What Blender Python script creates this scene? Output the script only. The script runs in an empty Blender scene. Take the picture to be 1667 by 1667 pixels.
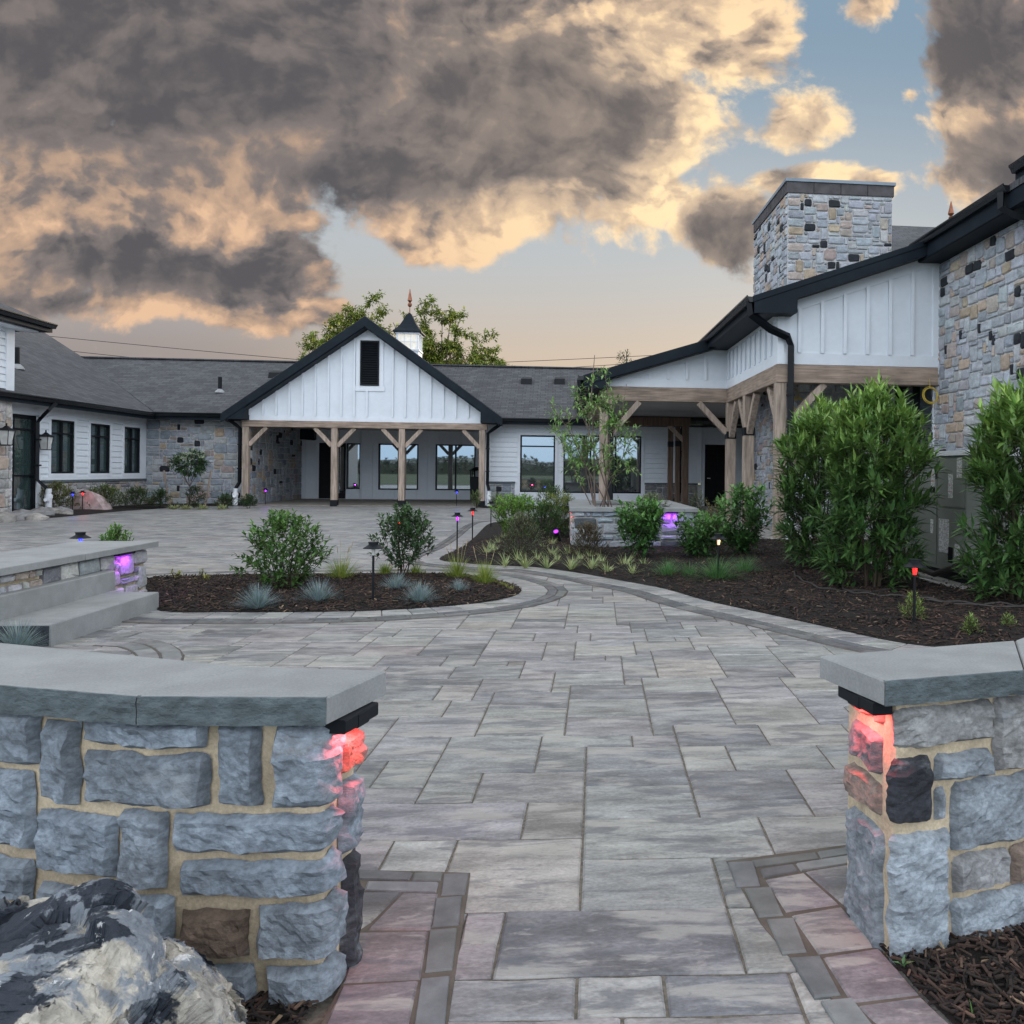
import bpy, bmesh, math, random
from mathutils import Vector, Matrix, noise, geometry
SC = bpy.context.scene
COL = SC.collection
R = math.radians

# ------------------------------------------------------------------ camera
F, U0, V0, EYE = 1300.0, 1040.0, 768.0, 1.2      # focal length and principal point, in 1667-pixel units
ROLL, YAW = 0.010, math.atan(125 / 1300)
cd = bpy.data.cameras.new("camera")
cam = bpy.data.objects.new("camera", cd)
COL.objects.link(cam)
cd.sensor_width = 36.0
cd.lens = 36.0 * F / 1667.0
cd.shift_x = (833.5 - U0) / 1667.0
cd.shift_y = -(833.5 - V0) / 1667.0
cd.clip_start, cd.clip_end = 0.05, 3000
cam.matrix_world = (Matrix.Translation((0, 0, EYE)) @ Matrix.Rotation(-YAW, 4, 'Z')
                    @ Matrix.Rotation(R(90), 4, 'X') @ Matrix.Rotation(ROLL, 4, 'Z'))
SC.camera = cam
SC.render.engine = 'CYCLES'
SC.view_settings.view_transform = 'Standard'
SC.view_settings.look = 'None'
SC.view_settings.exposure = 0.25
SC.view_settings.gamma = 1.0
SC.cycles.max_bounces = 6
SC.cycles.diffuse_bounces = 3
SC.cycles.glossy_bounces = 3
SC.cycles.transmission_bounces = 3
SC.cycles.use_denoising = True


def ray(u, v):
    dx, dy = u - U0, v - V0
    c, s = math.cos(ROLL), math.sin(ROLL)
    x, y = (c * dx + s * dy) / F, -(-s * dx + c * dy) / F
    cy, sy = math.cos(YAW), math.sin(YAW)
    return (cy * x + sy, -sy * x + cy, y)


def G(u, v, z=0.0):
    r = ray(u, v); t = (z - EYE) / r[2]
    return (r[0] * t, r[1] * t, z)


def PY(u, v, Y):
    r = ray(u, v); t = Y / r[1]
    return (r[0] * t, Y, EYE + r[2] * t)


def PX(u, v, X):
    r = ray(u, v); t = X / r[0]
    return (X, r[1] * t, EYE + r[2] * t)


# ------------------------------------------------------------------ node sugar
class S:
    def __init__(s, nt, k): s.nt, s.k = nt, k
    def _m(s, op, *o, clamp=False):
        n = s.nt.nodes.new('ShaderNodeMath'); n.operation = op; n.use_clamp = clamp
        for i, x in enumerate((s,) + o):
            if isinstance(x, S): s.nt.links.new(x.k, n.inputs[i])
            else: n.inputs[i].default_value = x
        return S(s.nt, n.outputs[0])
    def __add__(s, o): return s._m('ADD', o)
    def __sub__(s, o): return s._m('SUBTRACT', o)
    def __mul__(s, o): return s._m('MULTIPLY', o)
    def __truediv__(s, o): return s._m('DIVIDE', o)
    def mx(s, o): return s._m('MAXIMUM', o)
    def mn(s, o): return s._m('MINIMUM', o)
    def sat(s): return s._m('ADD', 0.0, clamp=True)
    def step(s, a, b):
        n = s.nt.nodes.new('ShaderNodeMapRange'); n.interpolation_type = 'SMOOTHSTEP'
        n.inputs['From Min'].default_value = a; n.inputs['From Max'].default_value = b
        s.nt.links.new(s.k, n.inputs['Value']); return S(s.nt, n.outputs['Result'])


def mixc(nt, f, a, b, mode='MIX'):
    n = nt.nodes.new('ShaderNodeMix'); n.data_type = 'RGBA'; n.blend_type = mode; n.clamp_result = False
    for i, x in ((0, f), (6, a), (7, b)):
        if isinstance(x, S): nt.links.new(x.k, n.inputs[i])
        elif i == 0: n.inputs[i].default_value = x
        else: n.inputs[i].default_value = (*x, 1.0)
    return S(nt, n.outputs[2])


def comb(nt, x, y, z):
    n = nt.nodes.new('ShaderNodeCombineXYZ')
    for i, q in enumerate((x, y, z)):
        if isinstance(q, S): nt.links.new(q.k, n.inputs[i])
        else: n.inputs[i].default_value = q
    return S(nt, n.outputs[0])


def nz(nt, vec, scale, detail=4, rough=0.55, dist=0.0, dim='3D'):
    n = nt.nodes.new('ShaderNodeTexNoise'); n.noise_dimensions = dim
    n.inputs['Scale'].default_value = scale; n.inputs['Detail'].default_value = detail
    n.inputs['Roughness'].default_value = rough; n.inputs['Distortion'].default_value = dist
    nt.links.new(vec.k, n.inputs['Vector'])
    return S(nt, n.outputs['Fac'])


# ------------------------------------------------------------------ sky
SUN_AZ_P, SUN_ELEV = 0.30, R(9)          # tangent of the azimuth right of +Y; low evening sun
w = bpy.data.worlds.new("World"); SC.world = w; w.use_nodes = True
nt = w.node_tree; nt.nodes.clear()
out = nt.nodes.new('ShaderNodeOutputWorld'); bg = nt.nodes.new('ShaderNodeBackground')
nt.links.new(bg.outputs[0], out.inputs[0]); bg.inputs['Strength'].default_value = 0.1
sky = nt.nodes.new('ShaderNodeTexSky'); sky.sky_type = 'NISHITA'; sky.sun_disc = False
sky.sun_elevation = SUN_ELEV; sky.sun_rotation = math.atan(SUN_AZ_P)
tc = nt.nodes.new('ShaderNodeTexCoord'); sp = nt.nodes.new('ShaderNodeSeparateXYZ')
nt.links.new(tc.outputs['Generated'], sp.inputs[0])
dx, dy, dz = (S(nt, sp.outputs[i]) for i in range(3))
yy = dy.mx(0.12)
p0, q0 = dx / yy, dz / yy
wv = comb(nt, p0 * 3.2, q0 * 4.2, 1.7)
wn1, wn2 = nz(nt, wv, 1.0, 1.5, .5), nz(nt, comb(nt, p0 * 3.2, q0 * 4.2, 9.3), 1.0, 1.5, .5)
p, q = p0 + (wn1 - .5) * .09, q0 + (wn2 - .5) * .07


def blob(lst):
    acc = None
    for (u, v, ru, rv) in lst:
        r = ray(u, v); a = (p - r[0] / r[1]) * (F / ru); b = (q - r[2] / r[1]) * (F / rv)
        d = (a * a + b * b)._m('SQRT') * -1.0 + 1.0
        d = d * min(1.0, math.sqrt(ru * rv) / 130)
        acc = d if acc is None else acc.mx(d)
    return acc


shape = blob([(330, 40, 830, 250), (640, 215, 330, 135), (930, 130, 300, 260), (210, 340, 350, 175), (400, 430, 150, 110), (740, 330, 165, 95), (870, 350, 70, 60),
              (1030, 280, 110, 95), (1170, 30, 150, 105), (1300, 190, 76, 48), (1395, 5, 50, 46), (1650, 90, 190, 160), (1640, 230, 190, 125),
              (1540, 285, 90, 55), (1205, 375, 110, 85), (1330, 300, 120, 36), (1465, 160, 26, 18), (440, 510, 150, 35), (60, 480, 140, 36)])
dark = blob([(200, 90, 640, 205), (850, 180, 250, 150), (1600, 60, 130, 120), (1205, 390, 95, 66), (560, 265, 190, 46), (1640, 250, 150, 80),
             (710, 290, 110, 45), (300, 445, 190, 40), (960, 250, 90, 50), (480, 90, 200, 120)])
vz = lambda sx, sy, ox=0.0, sh=0.0: comb(nt, (p + (ox + sh)) * sx, (q - (ox - sh)) * sy, 0.0)


def puff(vec, detail):
    n = nt.nodes.new('ShaderNodeTexVoronoi'); n.voronoi_dimensions = '2D'; n.feature = 'SMOOTH_F1'; n.normalize = False
    n.inputs['Scale'].default_value = 1.0; n.inputs['Detail'].default_value = detail; n.inputs['Roughness'].default_value = .6
    n.inputs['Smoothness'].default_value = .35; n.inputs['Lacunarity'].default_value = 2.2
    nt.links.new(vec.k, n.inputs['Vector'])
    return S(nt, n.outputs['Distance'])


jx, jy = (nz(nt, vz(9, 11, 0, 1.1), 1.0, 5, .6, 0, '2D') - .5) * .38, (nz(nt, vz(9, 11, 0, 5.1), 1.0, 5, .6, 0, '2D') - .5) * .38
pz = lambda o: comb(nt, (p + o) * 5.0 + jx, (q - o) * 6.6 + jy, 0.0)
n1, n2 = puff(pz(0.0), 3.5), puff(pz(.02), 3.5)
f1, f2 = nz(nt, vz(14, 16, 0, 2.2), 1.0, 8, .6, 0, '2D'), nz(nt, vz(14, 16, .012, 2.2), 1.0, 8, .6, 0, '2D')
big, big2 = nz(nt, vz(4.2, 5.4, 0, 4.4), 1.0, 6, .55, 0, '2D'), nz(nt, vz(4.2, 5.4, .035, 4.4), 1.0, 6, .55, 0, '2D')
slow = nz(nt, vz(2.6, 4.0, 0, 7.7), 1.0, 4, .5, 0, '2D')
dens = shape + (n1 * -.34 + .26) + (f1 - .5) * .70 + (big - .5) * .2 + .09
cover = dens.step(-.02, .22)
sunp = ((p - .20) * (p - .20) * 4.5 + (q - .40) * (q - .40) * 7.0)
near = (sunp * -1.0 + 1.0).sat()                              # how close to the hidden sun
relief = (n2 - n1) * 1.05 + (big - big2) * 1.7 + (f1 - f2) * .5 + (f1 - .5) * .25
core = dark.step(-.35, .5)
tone = (core * -.40 + .55) + relief * (core * -.45 + .78) + (slow - .5) * .4 + ((dens * -1.5 + .45).mx(0.0)) * (near * .55 + .12) + near * .02
tone = tone.sat()
litc = mixc(nt, near, (7.0, 4.6, 3.0), (9.6, 7.3, 4.4))
hic = mixc(nt, near, (4.4, 3.05, 2.2), (5.9, 4.5, 3.2))
midc = mixc(nt, near, (1.95, 1.68, 1.6), (2.8, 2.3, 1.95))
darkc = mixc(nt, near, (.92, .88, .95), (1.35, 1.2, 1.16))
cl = mixc(nt, tone.step(.0, .36), darkc, midc)
cl = mixc(nt, tone.step(.30, .62), cl, hic)
cl = mixc(nt, tone.step(.56, .92), cl, litc)
g1 = q0.step(.06, .30)
g2 = q0.step(.24, .58)
low = mixc(nt, p0.step(-.55, -.10), (3.1, 2.5, 2.2), (5.6, 4.25, 3.05))
clear = mixc(nt, g1, low, (4.3, 4.6, 4.8))
clear = mixc(nt, g2, clear, (2.05, 2.95, 3.85))
clear = mixc(nt, .03, clear, S(nt, sky.outputs[0]))
lowg = ((q0.step(.30, .06)) * (p0.step(-.1, -.45)) * (big.step(.35, .6))).sat()
clear = mixc(nt, lowg * .7, clear, (2.7, 2.25, 2.15))
front = mixc(nt, cover, clear, cl)
# the rest of the dome: unseen, brightened as fill light for ground and facades
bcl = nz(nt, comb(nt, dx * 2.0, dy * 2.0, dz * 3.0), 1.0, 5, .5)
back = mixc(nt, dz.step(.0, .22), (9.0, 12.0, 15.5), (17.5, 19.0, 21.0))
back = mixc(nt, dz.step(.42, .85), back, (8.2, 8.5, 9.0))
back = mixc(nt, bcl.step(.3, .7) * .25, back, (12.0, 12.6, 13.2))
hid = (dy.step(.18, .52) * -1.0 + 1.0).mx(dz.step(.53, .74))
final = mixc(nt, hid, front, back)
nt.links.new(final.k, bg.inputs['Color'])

sl = bpy.data.lights.new("sun", 'SUN'); sl.energy = 1.0; sl.angle = R(14); sl.color = (1.0, .82, .62)
so = bpy.data.objects.new("sun", sl); COL.objects.link(so)
sd = Vector((math.sin(math.atan(SUN_AZ_P)) * math.cos(SUN_ELEV), math.cos(math.atan(SUN_AZ_P)) * math.cos(SUN_ELEV), math.sin(SUN_ELEV)))
so.rotation_euler = sd.to_track_quat('Z', 'Y').to_euler()
so.location = (20, 60, 30)

# ------------------------------------------------------------------ materials
MATS = {}


def mat(name, base=(1, 1, 1), rough=.7, attr=True, n=None, bump=None, metal=0.0, spec=.4, trans=0.0, tint=None, emit=None, coat=0.0, shift=0.0):
    """n = [(scale vec, detail, lo, hi)] multiplies the colour; bump = (scale vec, strength, distance); tint=(scale vec, colour, lo, hi)"""
    m = bpy.data.materials.new(name); m.use_nodes = True; t = m.node_tree
    b = t.nodes['Principled BSDF']
    b.inputs['Roughness'].default_value = rough; b.inputs['Metallic'].default_value = metal
    b.inputs['Specular IOR Level'].default_value = spec
    tcn = t.nodes.new('ShaderNodeTexCoord')

    def vec(sc):
        mp = t.nodes.new('ShaderNodeMapping'); mp.inputs['Scale'].default_value = sc
        t.links.new(tcn.outputs['Object'], mp.inputs['Vector'])
        if not shift: return S(t, mp.outputs[0])
        ac = t.nodes.new('ShaderNodeAttribute'); ac.attribute_name = 'Col'      # every slab or stone is cut from its own piece
        ml = t.nodes.new('ShaderNodeVectorMath'); ml.operation = 'MULTIPLY_ADD'; t.links.new(ac.outputs['Vector'], ml.inputs[0])
        ml.inputs[1].default_value = (shift, shift * 1.7, shift * 2.3); t.links.new(mp.outputs[0], ml.inputs[2]); return S(t, ml.outputs[0])
    if attr:
        at = t.nodes.new('ShaderNodeAttribute'); at.attribute_name = 'Col'
        c = S(t, at.outputs['Color'])
        if base != (1, 1, 1): c = mixc(t, 1.0, c, base, 'MULTIPLY')
    else:
        rg = t.nodes.new('ShaderNodeRGB'); rg.outputs[0].default_value = (*base, 1); c = S(t, rg.outputs[0])
    for (sc, det, lo, hi) in (n or []):
        f = nz(t, vec(sc), 1.0, det, .6).step(.28, .72)
        c = mixc(t, 1.0, c, mixc(t, f, (lo,) * 3, (hi,) * 3), 'MULTIPLY')
    for (sc, colr, lo, hi, amt) in (tint or []):
        f = nz(t, vec(sc), 1.0, 6, .62, .4).step(lo, hi)
        c = mixc(t, f * amt, c, colr)
    t.links.new(c.k, b.inputs['Base Color'])
    if bump:
        sc, st, ds = bump
        bn = t.nodes.new('ShaderNodeBump'); bn.inputs['Strength'].default_value = st; bn.inputs['Distance'].default_value = ds
        t.links.new(nz(t, vec(sc), 1.0, 6, .65).k, bn.inputs['Height']); t.links.new(bn.outputs[0], b.inputs['Normal'])
    if emit:
        b.inputs['Emission Color'].default_value = (*emit[0], 1); b.inputs['Emission Strength'].default_value = emit[1]
    if trans:
        tr = t.nodes.new('ShaderNodeBsdfTranslucent'); t.links.new(c.k, tr.inputs['Color'])
        mx = t.nodes.new('ShaderNodeMixShader'); mx.inputs[0].default_value = trans
        t.links.new(b.outputs[0], mx.inputs[1]); t.links.new(tr.outputs[0], mx.inputs[2])
        t.links.new(mx.outputs[0], t.nodes['Material Output'].inputs[0])
    if coat: b.inputs['Coat Weight'].default_value = coat
    MATS[name] = m
    return m


def shingle_mat(name, swap):
    m = bpy.data.materials.new(name); m.use_nodes = True; t = m.node_tree; b = t.nodes['Principled BSDF']
    tcn = t.nodes.new('ShaderNodeTexCoord'); sx = t.nodes.new('ShaderNodeSeparateXYZ'); t.links.new(tcn.outputs['Object'], sx.inputs[0])
    x, y, z = (S(t, sx.outputs[i]) for i in range(3))
    al, up = (y, x) if swap else (x, y)
    v = comb(t, al, up * 1.13, 0.0)
    br = t.nodes.new('ShaderNodeTexBrick'); t.links.new(v.k, br.inputs['Vector'])
    br.offset = .37; br.inputs['Scale'].default_value = 1.0
    br.inputs['Brick Width'].default_value = .26; br.inputs['Row Height'].default_value = .15
    br.inputs['Mortar Size'].default_value = .008; br.inputs['Bias'].default_value = -.1
    br.inputs['Color1'].default_value = (.06, .062, .068, 1); br.inputs['Color2'].default_value = (.10, .102, .11, 1)
    br.inputs['Mortar'].default_value = (.03, .03, .034, 1)
    c = S(t, br.outputs['Color'])
    c = mixc(t, 1.0, c, mixc(t, nz(t, v, 1.3, 5, .6).step(.3, .7), (.88,) * 3, (1.1, 1.1, 1.1)), 'MULTIPLY')
    c = mixc(t, 1.0, c, mixc(t, nz(t, v, 60, 3, .6).step(.3, .7), (.75,) * 3, (1.25, 1.25, 1.25)), 'MULTIPLY')
    t.links.new(c.k, b.inputs['Base Color']); b.inputs['Roughness'].default_value = .9
    bn = t.nodes.new('ShaderNodeBump'); bn.inputs['Strength'].default_value = .6; bn.inputs['Distance'].default_value = .012
    t.links.new((S(t, br.outputs['Fac']) * -1.0 + nz(t, v, 45, 3) * .5).k, bn.inputs['Height']); t.links.new(bn.outputs[0], b.inputs['Normal'])
    MATS[name] = m
    return m


def glass_mat(name, deep, refl):
    m = bpy.data.materials.new(name); m.use_nodes = True; t = m.node_tree; b = t.nodes['Principled BSDF']
    b.inputs['Base Color'].default_value = (*deep, 1); b.inputs['Roughness'].default_value = .25
    gl = t.nodes.new('ShaderNodeBsdfGlossy'); gl.inputs['Roughness'].default_value = .015; gl.inputs['Color'].default_value = (.85, .95, 1.0, 1)
    mx = t.nodes.new('ShaderNodeMixShader'); mx.inputs[0].default_value = refl
    t.links.new(b.outputs[0], mx.inputs[1]); t.links.new(gl.outputs[0], mx.inputs[2]); t.links.new(mx.outputs[0], t.nodes['Material Output'].inputs[0])
    MATS[name] = m
    return m


M_PAVER = mat('paver', (.95, .94, .91), rough=.40, shift=900.0, n=[((2.2, 11, 3), 6, .68, 1.24), ((7, 16, 7), 7, .74, 1.18), ((70, 110, 70), 4, .80, 1.14)],
              tint=[((1.9, 7.5, 2), (.44, .42, .385), .515, .61, .6), ((2.6, 10, 2.6), (.12, .125, .145), .535, .63, .62), ((9, 24, 9), (.47, .45, .42), .57, .66, .38), ((22, 50, 22), (.10, .10, .115), .60, .68, .4)], bump=((26, 50, 26), .42, .006))
M_GROUT = mat('joint_sand', (.15, .132, .108), .95, False, n=[((60, 60, 60), 4, .6, 1.3)], bump=((90, 90, 90), .5, .004))
M_COBBLE = mat('dark_cobble', rough=.8, n=[((9, 9, 9), 5, .75, 1.2)], bump=((40, 40, 40), .5, .006))
M_MULCH = mat('mulch_soil', (.012, .0085, .007), .95, False, n=[((25, 25, 25), 6, .45, 1.7)], bump=((35, 35, 35), 1.0, .03))
M_CHIP = mat('bark_chip', rough=.85, n=[((40, 40, 40), 4, .6, 1.4)])
M_FIELD = mat('meadow', (.07, .10, .035), .95, False, n=[((.15, .15, .15), 5, .6, 1.4), ((4, 4, 4), 4, .7, 1.3)])
M_BLUE = mat('bluestone', (.285, .295, .295), .8, False, n=[((2.2, 2.2, 2.2), 5, .88, 1.08), ((7, 7, 7), 6, .9, 1.08), ((140, 140, 140), 3, .9, 1.08)], bump=((120, 120, 120), .18, .003))
M_SPLIT = mat('split_bluestone', (.105, .13, .14), .85, False, n=[((16, 16, 30), 6, .68, 1.28)], bump=((45, 45, 80), .9, .011))  # split stone; part of its dark tone stands for the under-lit cap fronts
M_STONE = mat('field_stone', rough=.84, shift=700.0, n=[((9, 9, 14), 7, .66, 1.3), ((60, 60, 80), 5, .72, 1.24)], tint=[((7, 7, 11), (.34, .37, .40), .56, .72, .55), ((5, 5, 7), (.24, .19, .145), .64, .78, .45), ((30, 30, 42), (.05, .06, .075), .64, .76, .5)], bump=((42, 42, 62), .65, .012))
M_VEN = mat('veneer_stone', rough=.88, shift=700.0, n=[((7, 7, 9), 5, .78, 1.2), ((45, 45, 45), 3, .85, 1.13)], bump=((30, 30, 30), .6, .012))
M_MORT = mat('tan_mortar', (.58, .475, .335), .92, False, n=[((8, 8, 8), 6, .68, 1.15), ((120, 120, 120), 3, .85, 1.12)], bump=((60, 60, 60), .5, .006))
M_MORTG = mat('pale_mortar', (.56, .55, .54), .92, False, n=[((20, 20, 20), 4, .85, 1.1)])
M_WHITE = mat('white_siding', (.74, .785, .835), .6, False, n=[((1.2, 1.2, 1.2), 4, .95, 1.02), ((9, 9, 9), 4, .98, 1.02)])
M_TRIM = mat('white_trim', (.76, .80, .85), .55, False, n=[((3, 3, 3), 4, .95, 1.03)])
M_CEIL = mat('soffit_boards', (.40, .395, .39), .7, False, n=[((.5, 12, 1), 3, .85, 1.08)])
M_BLACK = mat('black_metal', (.008, .010, .013), .45, False, n=[((4, 4, 4), 4, .8, 1.2)], spec=.2)
M_FASC = mat('charcoal_fascia', (.012, .018, .025), .55, False, n=[((3, 3, 3), 4, .85, 1.15)], spec=.12)
M_GUT = mat('gutter_metal', (.012, .014, .017), .25, False, n=[((2, 2, 2), 3, .85, 1.15)], spec=.35)
M_SHX = shingle_mat('roof_shingles_front', False)
M_SHY = shingle_mat('roof_shingles_side', True)
M_TIMB = mat('timber', (.40, .315, .255), .75, False, n=[((22, 22, 2.2), 6, .62, 1.28), ((3, 3, 1), 4, .8, 1.15)], tint=[((9, 9, 5), (.09, .055, .035), .70, .78, .8)], bump=((60, 60, 5), .3, .004))
M_BEAM = mat('beam_timber', (.335, .255, .20), .75, False, n=[((2.0, 2.0, 26), 6, .62, 1.28), ((2, 2, 2), 4, .8, 1.15)], tint=[((6, 6, 11), (.09, .055, .035), .71, .78, .8)], bump=((5, 5, 60), .3, .004))
M_GLASS = glass_mat('window_glass', (.012, .016, .018), .36)
M_GLASSD = glass_mat('dim_window_glass', (.035, .06, .06), .2)
M_DOOR = mat('black_door', (.010, .010, .012), .5, False, n=[((5, 5, 5), 3, .8, 1.2)], spec=.15)
M_CONC = mat('concrete', (.36, .35, .33), .85, False, n=[((3, 3, 3), 5, .8, 1.15)], bump=((60, 60, 60), .3, .003))
M_LEAF = mat('leaf', (1.75, 1.7, 1.5), rough=.36, trans=.12, n=[((11, 11, 11), 3, .75, 1.25)], spec=.45)
M_GRASSB = mat('grass_blade', (1.45, 1.45, 1.4), rough=.6, trans=.28, n=[((12, 12, 12), 3, .8, 1.2)])
M_STEM = mat('bark', rough=.85, n=[((30, 30, 8), 5, .7, 1.3)], bump=((40, 40, 10), .5, .006))
M_ROCK = mat('marbled_boulder', (.50, .465, .40), .74, False, n=[((6, 6, 8), 7, .66, 1.2), ((40, 40, 40), 6, .66, 1.22)],
             tint=[((4.0, 4.6, 5.6), (.17, .20, .24), .465, .515, .9), ((4.2, 4.6, 5.6), (.018, .024, .036), .525, .555, .97), ((11, 12, 16), (.05, .06, .08), .565, .60, .35), ((14, 15, 22), (.74, .74, .74), .625, .655, .8), ((7, 7, 9), (.26, .15, .07), .68, .74, .5)],
             bump=((26, 26, 36), .9, .012))
M_PALER = mat('pale_rock', rough=.85, n=[((6, 6, 6), 5, .7, 1.25)], bump=((20, 20, 20), .7, .02))
M_PVC = mat('white_pvc', (.8, .82, .85), .4, False, n=[((5, 5, 5), 3, .92, 1.04)])
M_HVAC = mat('grey_green_sheet_metal', (.21, .23, .20), .5, False, n=[((1.5, 1.5, 1.5), 4, .85, 1.1)], spec=.5)
M_PAPER = mat('printed_label', (.72, .72, .70), .6, False, n=[((8, 50, 60), 2, .45, 1.1)])
M_ORANGE = mat('orange_bar', (.5, .13, .04), .6, False, n=[((9, 9, 9), 2, .9, 1.1)])
M_HOSE = mat('drip_tube', (.035, .03, .027), .6, False, n=[((9, 9, 9), 3, .7, 1.4)])
M_YEL = mat('yellow_cable', (.55, .40, .06), .5, False, n=[((9, 9, 9), 3, .85, 1.15)])
M_COPPER = mat('copper', (.26, .105, .06), .4, False, metal=.7, n=[((9, 9, 9), 3, .8, 1.2)])
M_LAMPG = mat('frosted_lantern_glass', (.62, .62, .60), .3, False, n=[((9, 9, 9), 3, .85, 1.1)])
M_LITW = mat('lit_cupola_glass', (.6, .62, .62), .2, False, emit=((1.0, .86, .62), .35), n=[((9, 9, 9), 3, .8, 1.1)])
M_FLOWER = mat('pale_flower', rough=.7, trans=.2, n=[((20, 20, 20), 3, .85, 1.1)])
M_CABLE = mat('power_cable', (.03, .03, .03), .7, False, n=[((9, 9, 9), 2, .9, 1.1)])
GLOW = {'blue': (.05, .06, 1.0), 'purple': (.42, .03, 1.0), 'red': (1.0, .03, .03), 'warm': (1.0, .72, .45)}
M_EM = {k: mat(k + '_lens', c, .3, False, emit=(c, 1.1 if k != 'warm' else .6), n=[((9, 9, 9), 2, .95, 1.05)]) for k, c in GLOW.items()}
M_CLEARL = mat('unlit_lens', (.55, .55, .52), .3, False, n=[((9, 9, 9), 2, .9, 1.05)])

# ------------------------------------------------------------------ mesh builder
WL = {}


class MB:
    def __init__(s): s.v, s.f, s.c = [], [], []
    def poly(s, pts, col=(1, 1, 1)):
        i = len(s.v); s.v.extend(pts); s.f.append(tuple(range(i, i + len(pts)))); s.c.append(col)
    def mesh(s, pts, faces, col=(1, 1, 1)):
        i = len(s.v); s.v.extend(pts)
        for f in faces: s.f.append(tuple(i + k for k in f)); s.c.append(col)
    def hexa(s, b, t, col=(1, 1, 1)):
        n = len(b)
        s.mesh(list(b) + list(t), [tuple(range(n))[::-1], tuple(range(n, 2 * n))] + [(k, (k + 1) % n, n + (k + 1) % n, n + k) for k in range(n)], col)
    def box(s, x0, x1, y0, y1, z0, z1, col=(1, 1, 1)):
        s.hexa([(x0, y0, z0), (x1, y0, z0), (x1, y1, z0), (x0, y1, z0)], [(x0, y0, z1), (x1, y0, z1), (x1, y1, z1), (x0, y1, z1)], col)
    def fbox(s, fr, a0, a1, z0, z1, d0, d1, col=(1, 1, 1)):
        s.hexa([fr(a0, z0, d0), fr(a1, z0, d0), fr(a1, z0, d1), fr(a0, z0, d1)], [fr(a0, z1, d0), fr(a1, z1, d0), fr(a1, z1, d1), fr(a0, z1, d1)], col)
    def fpoly(s, fr, pts, d0, d1, col=(1, 1, 1)):
        s.hexa([fr(a, z, d0) for a, z in pts], [fr(a, z, d1) for a, z in pts], col)
    def slab(s, pts, z0, z1, col=(1, 1, 1), bev=.004, inset=.0):
        c = Vector((sum(p_[0] for p_ in pts) / len(pts), sum(p_[1] for p_ in pts) / len(pts)))
        def ins(k):
            o = []
            for q_ in pts:
                d = Vector(q_[:2]) - c; l = d.length
                o.append(c + d * max(0, (l - k) / l) if l else c)
            return o
        n = len(pts)
        a, b_ = ins(inset), ins(inset + bev * 1.4)
        s.mesh([(*q_, z0) for q_ in a] + [(*q_, z1 - bev) for q_ in a] + [(*q_, z1) for q_ in b_],
               [(k, (k + 1) % n, n + (k + 1) % n, n + k) for k in range(n)] + [(n + k, n + (k + 1) % n, 2 * n + (k + 1) % n, 2 * n + k) for k in range(n)] + [tuple(range(2 * n, 3 * n))], col)
    def beam(s, p0, p1, w_, h_, col=(1, 1, 1), ch=.008, side=None):
        """chamfered rectangular bar; w_ across 'side', h_ the other way"""
        p0, p1 = Vector(p0), Vector(p1); d = (p1 - p0).normalized()
        sd_ = Vector(side) if side else (d.cross(Vector((0, 0, 1))) if abs(d.z) < .95 else Vector((1, 0, 0)))
        sd_ = (sd_ - d * sd_.dot(d)).normalized(); up = d.cross(sd_).normalized()
        a, b_ = w_ / 2, h_ / 2
        pr = [(-a + ch, -b_), (a - ch, -b_), (a, -b_ + ch), (a, b_ - ch), (a - ch, b_), (-a + ch, b_), (-a, b_ - ch), (-a, -b_ + ch)]
        s.hexa([tuple(p0 + sd_ * x + up * y) for x, y in pr], [tuple(p1 + sd_ * x + up * y) for x, y in pr], col)
    def tube(s, pts, r, n=6, col=(1, 1, 1), r1=None):
        pts = [Vector(p_) for p_ in pts]; m = len(pts); rings = []
        pu = None
        for i, p_ in enumerate(pts):
            d = (pts[min(i + 1, m - 1)] - pts[max(i - 1, 0)])
            d = d.normalized() if d.length > 1e-9 else Vector((0, 0, 1))
            if pu is None: pu = d.orthogonal().normalized()
            u_ = (pu - d * pu.dot(d))
            u_ = u_.normalized() if u_.length > 1e-6 else d.orthogonal().normalized()
            pu = u_; v_ = d.cross(u_)
            rr = r if r1 is None else r + (r1 - r) * i / max(1, m - 1)
            rings.append([tuple(p_ + (u_ * math.cos(k * 2 * math.pi / n + math.pi / n) + v_ * math.sin(k * 2 * math.pi / n + math.pi / n)) * rr) for k in range(n)])
        fs = []
        for i in range(m - 1):
            for k in range(n):
                fs.append((i * n + k, i * n + (k + 1) % n, (i + 1) * n + (k + 1) % n, (i + 1) * n + k))
        fs += [tuple(range(n))[::-1], tuple(range((m - 1) * n, m * n))]
        s.mesh([x for r_ in rings for x in r_], fs, col)
    def lathe(s, prof, n=20, c=(0, 0, 0), col=(1, 1, 1), jag=0):
        m = len(prof); vs = []
        for r_, z_ in prof:
            for k in range(n):
                a = 2 * math.pi * k / n
                vs.append((c[0] + r_ * math.cos(a), c[1] + r_ * math.sin(a), c[2] + z_))
        fs = [(i * n + k, i * n + (k + 1) % n, (i + 1) * n + (k + 1) % n, (i + 1) * n + k) for i in range(m - 1) for k in range(n)]
        fs += [tuple(range(n))[::-1], tuple(range((m - 1) * n, m * n))]
        s.mesh(vs, fs, col)
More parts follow.
